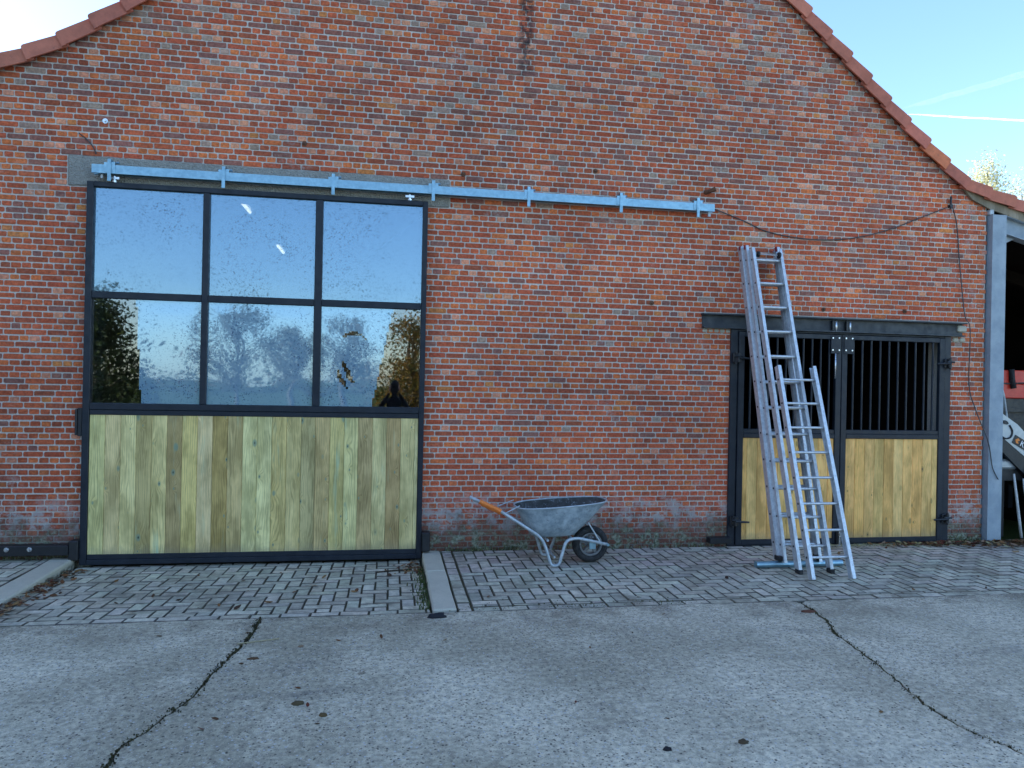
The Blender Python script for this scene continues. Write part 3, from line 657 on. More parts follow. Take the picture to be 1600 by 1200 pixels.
for ri, (za, zb) in enumerate(rows):
    for i in range(3):
        xa, xb = gx[2 * i] - 0.01, gx[2 * i + 1] + 0.01
        q = MB(); q.box(xa, xb, -0.066, -0.062, za - 0.01, zb + 0.01); q.obj('pane', 'acrylic', sdoor)
        # protective film: a loose, slightly bulging sheet
        n = 46; q = MB(); pts = {}
        def inside(u, v):
            X, Z = xa + (xb - xa) * u, za + (zb - za) * v
            if ri == 1 or i == 1: return True
            if i == 0: return X > -2.43 + 0.05 * noise.noise(Vector((0, 0, Z * 3))) - 0.04 * (Z - 1.5)
            lim = -0.19 + 0.20 * (Z - 1.53) + 0.02 * noise.noise(Vector((1, 0, Z * 6)))
            if X > lim: return False
            for (cx_, cz_, r_, a0, a1, wd) in ((-0.12, 2.02, 0.36, 175, 232, 0.035), (-0.13, 2.0, 0.42, 188, 226, 0.03), (-0.38, 2.12, 0.16, 30, 150, 0.03)):
                d = math.hypot(X - cx_, Z - cz_); an = math.degrees(math.atan2(Z - cz_, X - cx_)) % 360
                if a0 < an < a1 and abs(d - r_) < wd * math.sin(math.pi * (an - a0) / (a1 - a0)) * (0.7 + 0.5 * noise.noise(Vector((X * 14, 0, Z * 14)))): return False
            return True
        for a in range(n + 1):
            for b_ in range(n + 1):
                u, v = a / n, b_ / n; X, Z = xa + (xb - xa) * u, za + (zb - za) * v
                ed = min(u, 1 - u, v, 1 - v) * 8; amp = 0.0006 if ri == 1 else 0.0013
                pts[a, b_] = (X, -0.0695 - amp * max(0, 0.5 + noise.noise(Vector((X * 2.3, i, Z * 2.3 + ri)))) * min(1, ed), Z)
        idx = {k: j for j, k in enumerate(pts)}; q.v = list(pts.values())
        for a in range(n):
            for b_ in range(n):
                if inside((a + .5) / n, (b_ + .5) / n): q.f.append((idx[a, b_], idx[a + 1, b_], idx[a + 1, b_ + 1], idx[a, b_ + 1])); q.c.append(None)
        q.obj('protective_film', 'film' if ri == 1 else 'film_hazy', sdoor, smooth=True)
def plank(x0, x1, z0, z1, y0, y1, mat, col, parent):
    q = MB(); w_, h_ = x1 - x0, z1 - z0; c = 0.004
    poly = [(-w_ / 2 + 0.0008, 0), (-w_ / 2 + 0.0008, -(y1 - y0) + c), (-w_ / 2 + c, -(y1 - y0)), (w_ / 2 - c, -(y1 - y0)), (w_ / 2 - 0.0008, -(y1 - y0) + c), (w_ / 2 - 0.0008, 0)]
    n = len(poly); V = [(a, b, 0) for a, b in poly] + [(a, b, h_) for a, b in poly]
    q.add(V, [tuple(range(n)), tuple(reversed(range(n, 2 * n)))] + [(i, (i + 1) % n, (i + 1) % n + n, i + n) for i in range(n)])
    o = q.obj('board', mat, None); o.location = ((x0 + x1) / 2, y1, z0); o.color = (*col, 1)
    o.parent = parent; pl = Vector((0, 0, 0)); p = parent
    while p: pl += p.location; p = p.parent
    o.location = o.location - pl; return o
GB = [(0.76, 0.65, 0.279), (0.742, 0.568, 0.268), (0.815, 0.662, 0.3), (0.562, 0.436, 0.188), (0.798, 0.635, 0.279), (0.47, 0.339, 0.148), (0.76, 0.58, 0.218), (0.76, 0.573, 0.29), (0.526, 0.367, 0.131), (0.669, 0.498, 0.223), (0.798, 0.691, 0.321), (0.815, 0.704, 0.329), (0.742, 0.568, 0.229), (0.725, 0.568, 0.249), (0.543, 0.436, 0.203), (0.635, 0.463, 0.209), (0.708, 0.568, 0.229), (0.725, 0.622, 0.279), (0.57, 0.415, 0.192), (0.742, 0.608, 0.29), (0.535, 0.367, 0.162), (0.708, 0.568, 0.259), (0.742, 0.622, 0.3), (0.688, 0.568, 0.229)]
x = X0 + 0.063; bw = 0.1425
for k in range(23):
    xe = min(x + bw + jit(0.002), X1 - 0.055)
    if k == 22: xe = X1 - 0.055
    if xe - x > 0.015: plank(x, xe, Z0 + 0.101, 1.409, -0.09 + jit(0.0015), -0.058, 'wood_green', GB[k], sdoor)
    x = xe
# door furniture
fbox('handle_box', X0 - 0.042, X0 - 0.001, 1.20, 1.475, -0.10, -0.03, 'black_steel'); fbox('handle_box', X0 - 0.06, X0 - 0.0425, 1.21, 1.465, -0.115, -0.02, 'black_steel')
fbox('floor_guide', X1 + 0.001, X1 + 0.085, 0.03, 0.225, -0.16, -0.02, 'black_steel', 0.008)
fbox('floor_guide', X0 - 0.085, X0 - 0.001, 0.0, 0.19, -0.14, -0.03, 'black_steel', 0.008)
# hangers
for hx in (-2.70, 0.16):
    q = MB(); q.tube([(hx, -0.085, 3.683), (hx, -0.085, 3.745)], 0.012, 8); q.box(hx - 0.045, hx + 0.045, -0.10, -0.07, 3.713, 3.735); q.tube([(hx, -0.085, 3.684), (hx, -0.085, 3.70)], 0.02, 6); q.obj('hanger_bolt', 'zinc', sdoor)
# threshold stop beam at the left
stop = empty('door_stop', (-3.4, -0.09, 0), 'black steel floor beam with two shiny bolts, low on the wall at left', 'beam')
q = MB(); q.box(-4.1, -3.032, -0.145, -0.03, 0.055, 0.15, bev=0.005); q.obj('beam', 'black_steel', stop)
for bxx in (-3.565, -3.365):
    q = MB(); q.tube([(bxx, -0.1451, 0.12), (bxx, -0.153, 0.12)], 0.022, 12); q.tube([(bxx, -0.1531, 0.12), (bxx, -0.17, 0.12)], [0.017, 0.012], 6); q.obj('bolt', 'zinc', stop)

# ------------------------------------------------------------------ sliding rail
rail = empty('sliding_rail', (0.3, -0.1, 3.8), 'long galvanised door rail with brackets across the brick wall', 'rail')
RX0, RX1, RZ0, RZ1, RY0, RY1 = -2.893, 3.522, 3.757, 3.84, -0.135, -0.055
q = MB(); q.box(RX0, RX1, RY0, RY0 + 0.004, RZ0, RZ1); q.box(RX0, RX1, RY1 - 0.004, RY1, RZ0, RZ1); q.box(RX0, RX1, RY0 + 0.0041, RY1 - 0.0041, RZ1 - 0.004, RZ1)
q.box(RX0, RX1, RY0 + 0.0041, RY0 + 0.024, RZ0, RZ0 + 0.004); q.box(RX0, RX1, RY1 - 0.024, RY1 - 0.0041, RZ0, RZ0 + 0.004); q.obj('track', 'galvanised', rail)
for bx_ in (-2.731, -1.678, -0.616, 0.40, 1.413, 2.437, 3.325):
    q = MB(); q.box(bx_ - 0.016, bx_ + 0.016, RY0 - 0.012, RY0 - 0.0005, RZ0 - 0.075, RZ1 + 0.055)
    q.box(bx_ - 0.016, bx_ + 0.016, RY0 - 0.0004, -0.004, RZ1 + 0.0445, RZ1 + 0.055); q.box(bx_ - 0.03, bx_ + 0.03, RY0 - 0.006, -0.012, RZ1 + 0.001, RZ1 + 0.012)
    q.box(bx_ + 0.0165, bx_ + 0.05, RY0 - 0.005, RY0 - 0.0005, RZ0 + 0.0, RZ1 + 0.03); q.box(bx_ - 0.05, bx_ - 0.0165, RY0 - 0.005, RY0 - 0.0005, RZ0 + 0.01, RZ1 + 0.022)
    q.tube([(bx_ + 0.05, -0.1, RZ1 + 0.03), (bx_ + 0.075, -0.1, RZ1 + 0.03)], 0.012, 6); q.obj('bracket', 'galvanised', rail)
q = MB(); q.box(RX1 - 0.06, RX1 - 0.03, -0.1, -0.08, RZ0 - 0.05, RZ0 - 0.001); q.box(RX0 + 0.07, RX0 + 0.09, -0.1, -0.08, RZ0 - 0.04, RZ0 - 0.001); q.obj('end_stop', 'galvanised_old', rail)

# ------------------------------------------------------------------ stable door
sd_ = empty('stable_door', (5.2, 0, 0), 'dark double stable door with bars above yellow pine boards', 'door')
SX0, SX1 = 3.80, 6.62
def sbox(name, x0, x1, z0, z1, y0, y1, par, mat='powder_coat', bev=0.004):
    q = MB(); q.box(x0, x1, y0, y1, z0, z1, bev=bev); return q.obj(name, mat, par)
sbox('frame_post', SX0, SX0 + 0.085, 0.0, 2.466, -0.03, 0.06, sd_); sbox('frame_post', SX1 - 0.085, SX1, 0.0, 2.466, -0.03, 0.06, sd_)
sbox('frame_header', SX0 + 0.086, SX1 - 0.086, 2.445, 2.466, -0.025, 0.06, sd_); sbox('threshold', SX0 + 0.086, SX1 - 0.086, -0.03, 0.012, -0.02, 0.06, sd_)
leafs = [(SX0 + 0.092, 5.168, 1), (5.176, SX1 - 0.092, -1)]
YB = [(0.92, 0.522, 0.18), (0.92, 0.56, 0.214), (0.876, 0.493, 0.156), (0.834, 0.515, 0.18), (0.92, 0.537, 0.191), (0.896, 0.478, 0.151)]
for lx0, lx1, side in leafs:
    lf = part('door_leaf', sd_)
    y0, y1 = -0.045, 0.005
    sbox('leaf_stile', lx0, lx0 + 0.07, 0.016, 2.44, y0, y1, lf); sbox('leaf_stile', lx1 - 0.07, lx1, 0.016, 2.44, y0, y1, lf)
    a, b_ = lx0 + 0.071, lx1 - 0.071
    sbox('leaf_rail', a, b_, 2.385, 2.44, y0, y1, lf); sbox('leaf_rail', a, b_, 0.016, 0.075, y0, y1, lf); sbox('leaf_rail', a, b_, 1.232, 1.285, y0, y1, lf); sbox('leaf_rail', a, b_, 1.2855, 1.335, y0 + 0.008, y1, lf)
    n = 10
    for k in range(n):
        xx = a + (b_ - a) * (k + 0.75) / (n + 0.4); q = MB(); q.tube([(xx, -0.02, 1.336), (xx, -0.02, 2.384)], 0.0125, 10, caps=False); q.obj('bar', 'powder_coat', lf, smooth=True)
    bw = 0.126; x = a; k = 0
    if side > 0: ws = [0.055] + [bw] * 12
    else: ws = [bw] * 12
    while x < b_ - 0.005:
        xe = min(x + ws[k] + jit(0.0015), b_); plank(x, xe, 0.076, 1.231, -0.03 + jit(0.0012), -0.004, 'wood_yellow', vary(YB[(k * 5 + (2 if side > 0 else 0)) % 6], 0.06), lf); x = xe; k += 1
    hx = lx0 - 0.03 if side > 0 else lx1 + 0.03; s = side
    for hz in (2.14, 0.29):
        q = MB(); q.tube([(hx, -0.085, hz - 0.05), (hx, -0.085, hz + 0.05)], 0.022, 10); q.tube([(hx - 0.02 * s, -0.07, hz - 0.07), (hx - 0.02 * s, -0.07, hz + 0.065)], 0.013, 8)
        q.box(hx - 0.05, hx + 0.05, -0.07, -0.0455, hz - 0.055, hz + 0.055, bev=0.008); q.tube([(hx, -0.10, hz), (hx + 0.17 * s, -0.085, hz - 0.01)], [0.016, 0.01], 8); q.tube([(hx - 0.05, -0.1, hz + 0.015), (hx + 0.05, -0.1, hz + 0.015)], 0.012, 6)
        q.obj('hinge', 'black_steel', lf)
    # bolt plates by the meeting stiles
    px = lx1 - 0.04 if side > 0 else lx0 + 0.04; xa, xb = (px - 0.10, px + 0.02) if side > 0 else (px - 0.02, px + 0.10)
    sbox('bolt_plate', xa, xb, 2.22, 2.425, -0.054, -0.046, lf, 'powder_coat', 0.002)
    q = MB()
    for ax in (xa + 0.02, xb - 0.02):
        for az in (2.26, 2.40): q.tube([(ax, -0.0541, az), (ax, -0.06, az)], 0.009, 8)
    q.obj('plate_bolts', 'zinc', lf)
    ex = px - 0.045 if side > 0 else px + 0.045
    q = MB(); q.tube([(ex, -0.058, 2.47), (ex, -0.058, 2.60)], 0.012, 8); q.obj('bolt_pin', 'zinc', lf, smooth=True)
    sbox('pin_shadow', ex - 0.045, ex - 0.02, 2.485, 2.60, -0.06, -0.021, lf, 'black_steel', 0.003)  # dark strip standing in for the shadow beside the pin
    if side > 0:
        q = MB(); q.tube([(ex, -0.058, 1.93), (ex, -0.058, 2.22)], 0.008, 8); q.obj('bolt_rod', 'zinc', lf, smooth=True)
sbox('foot_bolt_plate', 5.13, 5.25, 0.02, 0.20, -0.075, -0.046, sd_, 'black_steel')
q = MB(); q.tube([(5.16, -0.085, 0.0), (5.16, -0.085, 0.17)], 0.01, 8); q.tube([(5.16, -0.085, 0.12), (5.16, -0.12, 0.13)], 0.009, 8); q.obj('foot_bolt', 'zinc', sd_)
sbox('door_foot', 3.55, 3.80, 0.05, 0.115, -0.13, -0.02, sd_, 'black_steel', 0.005)

# ------------------------------------------------------------------ ladders
def stile(mb, p0, p1, w_, d_, inward):
    # channel: web on the outside, two flanges turned inward
    p0, p1 = Vector(p0), Vector(p1); u = (p1 - p0).normalized(); xa = Vector((1, 0, 0)); xa = (xa - u * xa.dot(u)).normalized(); n = u.cross(xa).normalized()
    if n.y > 0: n = -n                                          # n points to the yard
    L = (p1 - p0).length
    def bx_(a0, a1, n0, n1):
        V = [p0 + xa * a + n * c + u * l for l in (0, L) for c in (n0, n1) for a in (a0, a1)]
        mb.add(V, [(0, 2, 3, 1), (4, 5, 7, 6), (0, 1, 5, 4), (2, 6, 7, 3), (0, 4, 6, 2), (1, 3, 7, 5)])
    s = inward
    lo, hi = sorted((0, s * 0.004)); bx_(lo, hi, -d_ / 2, d_ / 2)
    lo, hi = sorted((s * 0.0041, s * w_)); bx_(lo, hi, d_ / 2 - 0.004, d_ / 2); bx_(lo, hi, -d_ / 2, -d_ / 2 + 0.004)
    lo, hi = sorted((s * 0.0041, s * 0.010)); bx_(lo, hi, -0.012, 0.012)
def section(root, foot, top, x0f, x1f, x0t, x1t, d_, w_, nr, first, gap, caps, feet, rr=0.0155):
    (yf, zf), (yt, zt) = foot, top
    sides = []
    for xf, xt, inw in ((x0f, x0t, 1), (x1f, x1t, -1)):
        q = MB(); a, b = Vector((xf, yf, zf)), Vector((xt, yt, zt)); stile(q, a, b, w_, d_, inw); q.obj('stile', 'aluminium', root); sides.append((a, b, inw))
        u = (b - a).normalized()
        if caps: q = MB(); c = b + u * 0.004; q.tube([b + Vector((inw * w_ / 2, 0, 0)) - u * 0.035, b + Vector((inw * w_ / 2, 0, 0)) + u * 0.012], [0.026, 0.023], 8); q.obj('end_cap', caps, root)
        if feet: q = MB(); q.box(min(a.x, a.x + inw * w_) - 0.004, max(a.x, a.x + inw * w_) + 0.004, yf - d_ / 2 - 0.006, yf + d_ / 2 + 0.004, 0.002, 0.045, bev=0.005); q.obj('rubber_foot', 'rubber', root)
    (a0, b0, _), (a1, b1, _) = sides; L = (b0 - a0).length
    for k in range(nr):
        tt = (first + k * gap) / L
        if tt > 0.99: break
        p, q_ = a0.lerp(b0, tt), a1.lerp(b1, tt); q = MB(); q.tube([p + Vector((0.0045, 0, 0)), q_ - Vector((0.0045, 0, 0))], rr, 8, caps=False); q.obj('rung', 'aluminium', root, smooth=True)
        q = MB(); q.tube([p + Vector((-0.004, 0, 0)), p + Vector((-0.0005, 0, 0))], 0.011, 8); q.obj('rung_end', 'black_steel', root)
tall = empty('extension_ladder', (4.1, -1.1, 0), 'tall three-section aluminium extension ladder leaning on the wall by the stable door', 'ladder')
section(tall, (-0.955, 0.075), (-0.055, 3.385), 3.865, 4.335, 3.865, 4.325, 0.072, 0.033, 12, 0.17, 0.282, 'red_plastic', False)
section(tall, (-1.03, 0.055), (-0.135, 3.385), 3.90, 4.315, 3.885, 4.295, 0.072, 0.033, 12, 0.18, 0.282, 'red_plastic', False)
section(tall, (-1.24, 0.012), (-0.225, 3.345), 3.935, 4.305, 3.91, 4.27, 0.075, 0.034, 12, 0.25, 0.282, None, True)
q = MB(); q.tube([(3.63, -0.995, 0.036), (4.57, -0.995, 0.036)], 0.034, 12); q.obj('stabiliser_bar', 'galvanised', tall, smooth=False)
for xx in (3.885, 4.31): q = MB(); q.box(xx - 0.03, xx + 0.03, -1.035, -0.945, 0.0715, 0.12, bev=0.006); q.obj('bar_clamp', 'black_steel', tall)
for xx in (3.97, 4.22):
    q = MB(); q.tube([(xx, -0.27, 3.28), (xx + 0.02, -0.27, 3.28)], 0.035, 14); q.tube([(xx - 0.005, -0.27, 3.28), (xx + 0.025, -0.27, 3.28)], 0.012, 8); q.obj('pulley_wheel', 'black_steel', tall)
q = MB(); q.tube([(3.95, -0.262, 3.285), (4.24, -0.262, 3.28)], 0.006, 6); q.obj('pulley_rod', 'galvanised_old', tall)
short = empty('short_ladder', (4.14, -1.4, 0), 'short aluminium ladder propped against the front of the tall ladder', 'ladder')
section(short, (-1.47, 0.003), (-0.775, 2.03), 3.93, 4.385, 3.935, 4.365, 0.068, 0.036, 8, 0.205, 0.256, None, False, 0.013)

# ------------------------------------------------------------------ wheelbarrow
wb = empty('wheelbarrow', (1.75, -0.57, 0), 'galvanised wheelbarrow with an orange taped handle parked by the brick wall', 'wheelbarrow')
def arc(pts, n=5):
    P_ = [Vector(p) for p in pts]; out = [P_[0]]
    for a, b, c in zip(P_[:-2], P_[1:-1], P_[2:]):
        r = min(0.09, (b - a).length * 0.4, (c - b).length * 0.4); s, e = b + (a - b).normalized() * r, b + (c - b).normalized() * r
        out += [s.lerp(b, k / n).lerp(b.lerp(e, k / n), k / n) for k in range(n + 1)]
    return out + [P_[-1]]
axle = Vector((2.03, -0.60, 0.185))
for y_, nm in ((-0.80, 'near'), (-0.34, 'far')):
    dy = 1 if y_ < -0.6 else -1
    q = MB(); q.tube(arc([(0.77 + (0.09 if dy < 0 else 0), y_, 0.70 - (0.10 if dy < 0 else 0)), (1.07 + (0.05 if dy < 0 else 0), y_, 0.56 - (0.07 if dy < 0 else 0)), (1.50, y_ + 0.02 * dy, 0.285), (1.585, y_, 0.02), (1.66, y_, 0.02), (1.735, y_ + 0.02 * dy, 0.262), (1.86, y_ + 0.06 * dy, 0.275), (2.19, axle.y - 0.075 * dy, 0.19)]), 0.0155, 10); q.obj('frame_tube', 'galvanised_old', wb, smooth=True)
    gx_, gz_ = (0.08, -0.10) if dy < 0 else (0, 0)
    q = MB(); q.tube([(0.865 + gx_ + k * 0.02, y_, 0.6555 + gz_ - k * 0.0093) for k in range(10)], [0.0215 + 0.002 * math.sin(k * 2.3) for k in range(10)], 10); q.tube([(1.045 + gx_, y_, 0.572 + gz_), (1.075 + gx_, y_ - 0.005, 0.556 + gz_)], [0.026, 0.021], 8); q.obj('handle_grip', 'orange_tape', wb)
    q = MB(); q.tube([(1.11, y_ + 0.01 * dy, 0.53), (1.27, y_ + 0.05 * dy, 0.60)], 0.006, 6); q.obj('pan_stay', 'galvanised_old', wb)
    q = MB(); q.box(-0.006, 0.006, -0.012, 0.012, 0, 0.27, m=Matrix.Translation((2.13, axle.y - 0.08 * dy, 0.19)) @ Matrix.Rotation(R(-33), 4, 'Y')); q.obj('front_brace', 'galvanised_old', wb)
q = MB(); q.tube([(2.19, axle.y - 0.1, 0.19), (2.19, axle.y + 0.1, 0.19)], 0.014, 8); q.tube([(axle.x, axle.y - 0.085, 0.185), (axle.x, axle.y + 0.085, 0.185)], 0.01, 8)
q.box(axle.x - 0.03, axle.x + 0.035, axle.y - 0.088, axle.y - 0.082, 0.15, 0.235); q.box(axle.x - 0.03, axle.x + 0.035, axle.y + 0.082, axle.y + 0.088, 0.15, 0.235); q.obj('axle', 'galvanised', wb)
q = MB(); q.tube([(1.62, -0.79, 0.10), (1.63, -0.35, 0.10)], 0.010, 8); q.tube([(1.55, -0.78, 0.262), (1.55, -0.36, 0.262)], 0.012, 8); q.tube([(1.80, -0.75, 0.272), (1.80, -0.39, 0.272)], 0.012, 8); q.obj('cross_tube', 'galvanised_old', wb)
# pan: rings lofted from base to rolled rim
def ring(xa, xb, ya, yb, z, sl_, n=36, e=3.2):
    out = []
    for k in range(n):
        a = 2 * math.pi * k / n; c, s = math.cos(a), math.sin(a); cx_ = abs(c) ** (2 / e) * (1 if c >= 0 else -1); sy_ = abs(s) ** (2 / e) * (1 if s >= 0 else -1)
        X = (xa + xb) / 2 + cx_ * (xb - xa) / 2; taper = 1 - 0.16 * max(0, cx_)
        out.append(Vector((X, (ya + yb) / 2 + sy_ * taper * (yb - ya) / 2, z + sl_ * (X - xa))))
    return out
rings = [ring(1.43, 1.83, -0.72, -0.42, 0.285, 0.0), ring(1.405, 1.87, -0.745, -0.395, 0.30, 0.0), ring(1.33, 2.01, -0.80, -0.335, 0.43, 0.01), ring(1.275, 2.135, -0.835, -0.30, 0.53, 0.05), ring(1.255, 2.185, -0.85, -0.285, 0.565, 0.07)]
inner = [[v + Vector((0, 0, 0.004)) if i == 0 else Vector(((v.x - 1.72) * 0.992 + 1.72, (v.y + 0.568) * 0.988 - 0.568, v.z + 0.001)) for v in r] for i, r in enumerate(rings)]
n = 36; q = MB(); V = [v for r in rings for v in r]; F = [(i * n + k, i * n + (k + 1) % n, (i + 1) * n + (k + 1) % n, (i + 1) * n + k) for i in range(len(rings) - 1) for k in range(n)] + [tuple(range(n))]
q.add(V, F); pan = q.obj('pan', 'pan_steel', wb, smooth=True)
q = MB(); V = [v for r in inner for v in r]; q.add(V, [f[::-1] for f in F]); q.obj('pan_lining', 'pan_dirt', pan, smooth=True)
q = MB(); rim = rings[-1] + rings[-1][:1]; q.tube([v + Vector((0, 0, 0.003)) for v in rim], 0.0085, 8, caps=False); q.obj('pan_rim', 'galvanised_old', pan, smooth=True)
# wheel
def lathe(prof_, c, n=28):
    V = []; 
    for k in range(n):
        a = 2 * math.pi * k / n
        V += [Vector((c.x + r * math.cos(a), c.y + o, c.z + r * math.sin(a))) for o, r in prof_]
    p = len(prof_); return V, [(k * p + i, k * p + (i + 1) % p, ((k + 1) % n) * p + (i + 1) % p, ((k + 1) % n) * p + i) for k in range(n) for i in range(p)]
wheel = part('wheel', wb)
prf = [(-0.022, 0.112), (-0.04, 0.125), (-0.048, 0.15), (-0.04, 0.174), (-0.018, 0.184), (0.018, 0.184), (0.04, 0.174), (0.048, 0.15), (0.04, 0.125), (0.022, 0.112)]
V, F = lathe(prf, axle); V = [Vector((v.x, v.y, max(v.z, 0.004))) for v in V]; q = MB(); q.add(V, F); q.obj('tyre', 'rubber', wheel, smooth=True)
V, F = lathe([(-0.034, 0.118), (-0.036, 0.108), (-0.03, 0.098), (0.03, 0.098), (0.036, 0.108), (0.034, 0.118)], axle); q = MB(); q.add(V, F)
q.tube([(axle.x, axle.y - 0.045, axle.z), (axle.x, axle.y + 0.045, axle.z)], 0.028, 12)
for k in range(5):
    a = 2 * math.pi * k / 5 + 0.3; q.box(0.02, 0.1, -0.018, 0.018, -0.016, 0.016, m=Matrix.Translation(axle) @ Matrix.Rotation(-a, 4, 'Y'))
q.obj('rim', 'rim_metal', wheel)

# ------------------------------------------------------------------ cables and small fixings on the wall
def cable(name, pts, r, label, sag=0):
    q = MB(); q.tube(pts, r, 6); return tag(q.obj(name, 'cable_black', None, smooth=True), label, 'cable')
def sm(pts, n=6):
    P_ = [Vector(p) for p in pts]; out = []
    for i in range(len(P_) - 1):
        a, b, c, d = P_[max(i - 1, 0)], P_[i], P_[i + 1], P_[min(i + 2, len(P_) - 1)]
        for k in range(n):
            t_ = k / n; out.append(0.5 * ((2 * b) + (c - a) * t_ + (2 * a - 5 * b + 4 * c - d) * t_ ** 2 + (3 * b - a - 3 * c + d) * t_ ** 3))
    return out + [P_[-1]]
cable('sagging_cable', sm([(3.53, -0.03, 3.825), (3.92, -0.02, 3.705), (4.235, -0.02, 3.592), (4.72, -0.02, 3.537), (5.21, -0.02, 3.563), (5.7, -0.02, 3.68), (6.2, -0.02, 3.875), (6.53, -0.022, 4.01)]), 0.0065, 'dark cable sagging across the bricks from the rail end to the wall bracket')
cable('hanging_cable', sm([(6.59, -0.03, 4.04), (6.655, -0.025, 3.87), (6.69, -0.022, 3.65), (6.71, -0.02, 3.44), (6.768, -0.055, 2.75), (6.80, -0.11, 2.55), (6.87, -0.03, 1.9), (6.96, -0.035, 1.6), (7.06, -0.085, 1.3), (7.11, -0.09, 1.15), (7.16, -0.09, 0.9), (7.24, -0.09, 0.76)]), 0.006, 'thin dark cable hanging down the bricks and across the grey post')
cable('wall_wire', sm([(-3.06, -0.012, 4.165), (-2.99, -0.014, 4.11), (-2.93, -0.012, 4.04), (-2.90, -0.012, 3.97)]), 0.006, 'short wire bent over the bricks above the left end of the lintel')
q = MB(); q.tube([(6.57, 0.0, 4.03), (6.57, -0.05, 4.03)], 0.02, 8); q.tube([(6.57, -0.035, 3.99), (6.575, -0.035, 4.14)], 0.012, 8); tag(q.obj('cable_bracket', 'black_steel'), 'dark iron bracket on the bricks holding the hanging cable', 'bracket')
q = MB(); q.tube([(3.47, 0.0, 4.0), (3.49, -0.06, 4.0), (3.545, -0.10, 4.02)], [0.03, 0.024, 0.028], 8); tag(q.obj('wall_peg', 'rust'), 'dark peg stub sticking out of the bricks above the right rail end', 'peg')
for (ax, az, lab) in ((2.855, 2.726, 'small round anchor in the bricks left of the tall ladder'), (4.949, 2.731, 'rusty anchor above the middle of the stable door lintel'), (6.005, 2.748, 'rusty anchor above the right part of the stable door lintel'),
                      (0.722, 4.018, 'dark iron anchor in the bricks above the right end of the concrete lintel'), (2.176, 4.152, 'small dark anchor in the bricks high above the middle of the rail'), (-2.824, 4.302, 'small bright bolt in the bricks above the left end of the lintel'), (-0.922, 4.223, 'ring bolt in the bricks above the middle of the lintel')):
    q = MB(); q.tube([(ax, 0.002, az), (ax, -0.014, az)], 0.026, 10); q.tube([(ax, -0.0141, az), (ax, -0.03, az)], 0.011, 8); tag(q.obj('wall_anchor', 'zinc' if 'bright' in lab else 'rust'), lab, 'anchor')

# ------------------------------------------------------------------ things under the lean-to
trl = empty('red_trailer', (8.9, 1.4, 0), 'red painted box trailer standing in the dark lean-to', 'trailer')
q = MB(); q.box(7.75, 10.0, 0.8, 2.6, 1.735, 1.93, bev=0.01); q.box(7.75, 10.0, 0.8, 2.6, 1.936, 2.115, bev=0.01); q.obj('body', 'red_paint', trl)
q = MB(); q.box(7.8, 9.95, 0.84, 2.5, 1.55, 1.73); q.box(7.8, 9.95, 0.9, 0.98, 1.3, 1.549); q.obj('chassis', 'black_steel', trl)
q = MB(); q.tube([(8.245, 0.785, 2.125), (8.25, 0.78, 1.99), (8.275, 0.775, 1.87)], [0.035, 0.036, 0.034], 8); q.obj('strap', 'rubber', trl, smooth=True)
q = MB(); q.tube([(7.75, 0.785, 1.935), (8.24, 0.785, 1.932), (8.4, 0.785, 1.945), (10, 0.785, 1.945)], 0.009, 6); q.obj('strap_cord', 'cable_black', trl)
for xx in (7.95, 9.8):
    for yy in (1.0, 2.4): q = MB(); q.box(xx - 0.04, xx + 0.04, yy - 0.04, yy + 0.04, -0.02, 1.549); q.obj('leg', 'black_steel', trl)
mc = empty('machine', (8.2, 0.4, 0), 'silver and black garden machine with sloping bonnet behind the grey post', 'machine')
q = MB(); q.prism([(7.42, 1.58), (7.56, 1.545), (7.78, 1.41), (7.90, 1.30), (8.6, 0.93), (8.6, 0.60), (8.3, 0.62), (7.90, 1.0), (7.60, 1.22), (7.40, 1.36)], 0.2, 0.62); q.obj('bonnet', 'silver_paint', mc)
q = MB(); q.prism([(7.40, 1.34), (7.60, 1.20), (7.90, 0.98), (8.3, 0.60), (8.3, 0.44), (7.86, 0.80), (7.56, 1.06), (7.40, 1.16)], 0.18, 0.64); q.obj('skirt', 'black_steel', mc)
q = MB(); q.tube(sm([(7.48, 0.195, 1.305), (7.60, 0.195, 1.235), (7.68, 0.195, 1.255), (7.70, 0.195, 1.33), (7.66, 0.195, 1.40)]), 0.011, 6); q.obj('seam', 'black_steel', mc)
q = MB(); q.prism([(7.60 + 0.04 * math.cos(a * 0.6283), 1.435 + 0.024 * math.sin(a * 0.6283) - 0.012 * math.cos(a * 0.6283)) for a in range(10)], 0.188, 0.199); q.obj('headlamp', 'cable_black', mc)
q = MB(); q.box(7.70, 8.6, 0.24, 0.58, 1.2, 1.24, m=Matrix.Translation((0, 0, 0.18)) @ Matrix.Translation((7.7, 0, 1.22)) @ Matrix.Rotation(R(27), 4, 'Y') @ Matrix.Translation((-7.7, 0, -1.22))); q.obj('bonnet_stripe', 'cable_black', mc)
q = MB(); q.tube(sm([(7.55, 0.25, 1.95), (7.62, 0.25, 1.78), (7.68, 0.25, 1.45)]), 0.012, 6); q.obj('lever', 'galvanised_old', mc)
dm = Matrix.Translation((7.775, 0.196, 1.205)) @ Matrix.Rotation(R(28), 4, 'Y')
q = MB(); q.box(-0.06, 0.42, -0.002, 0.002, -0.055, 0.055, m=dm); q.obj('decal', 'black_steel', mc)
q = MB(); q.prism([(-0.035, 0), (-0.005, 0.035), (0.03, 0.02), (0.005, 0), (0.03, -0.025), (-0.005, -0.035)], -0.005, -0.0025); me = q.mesh('emblem', 'decal_orange'); me.transform(dm); link('emblem', me, mc)
cu = bpy.data.curves.new('lettering', 'FONT'); cu.body = 'KI'; cu.size = 0.1; cu.extrude = 0.001; to = bpy.data.objects.new('tmp', cu); C.objects.link(to)
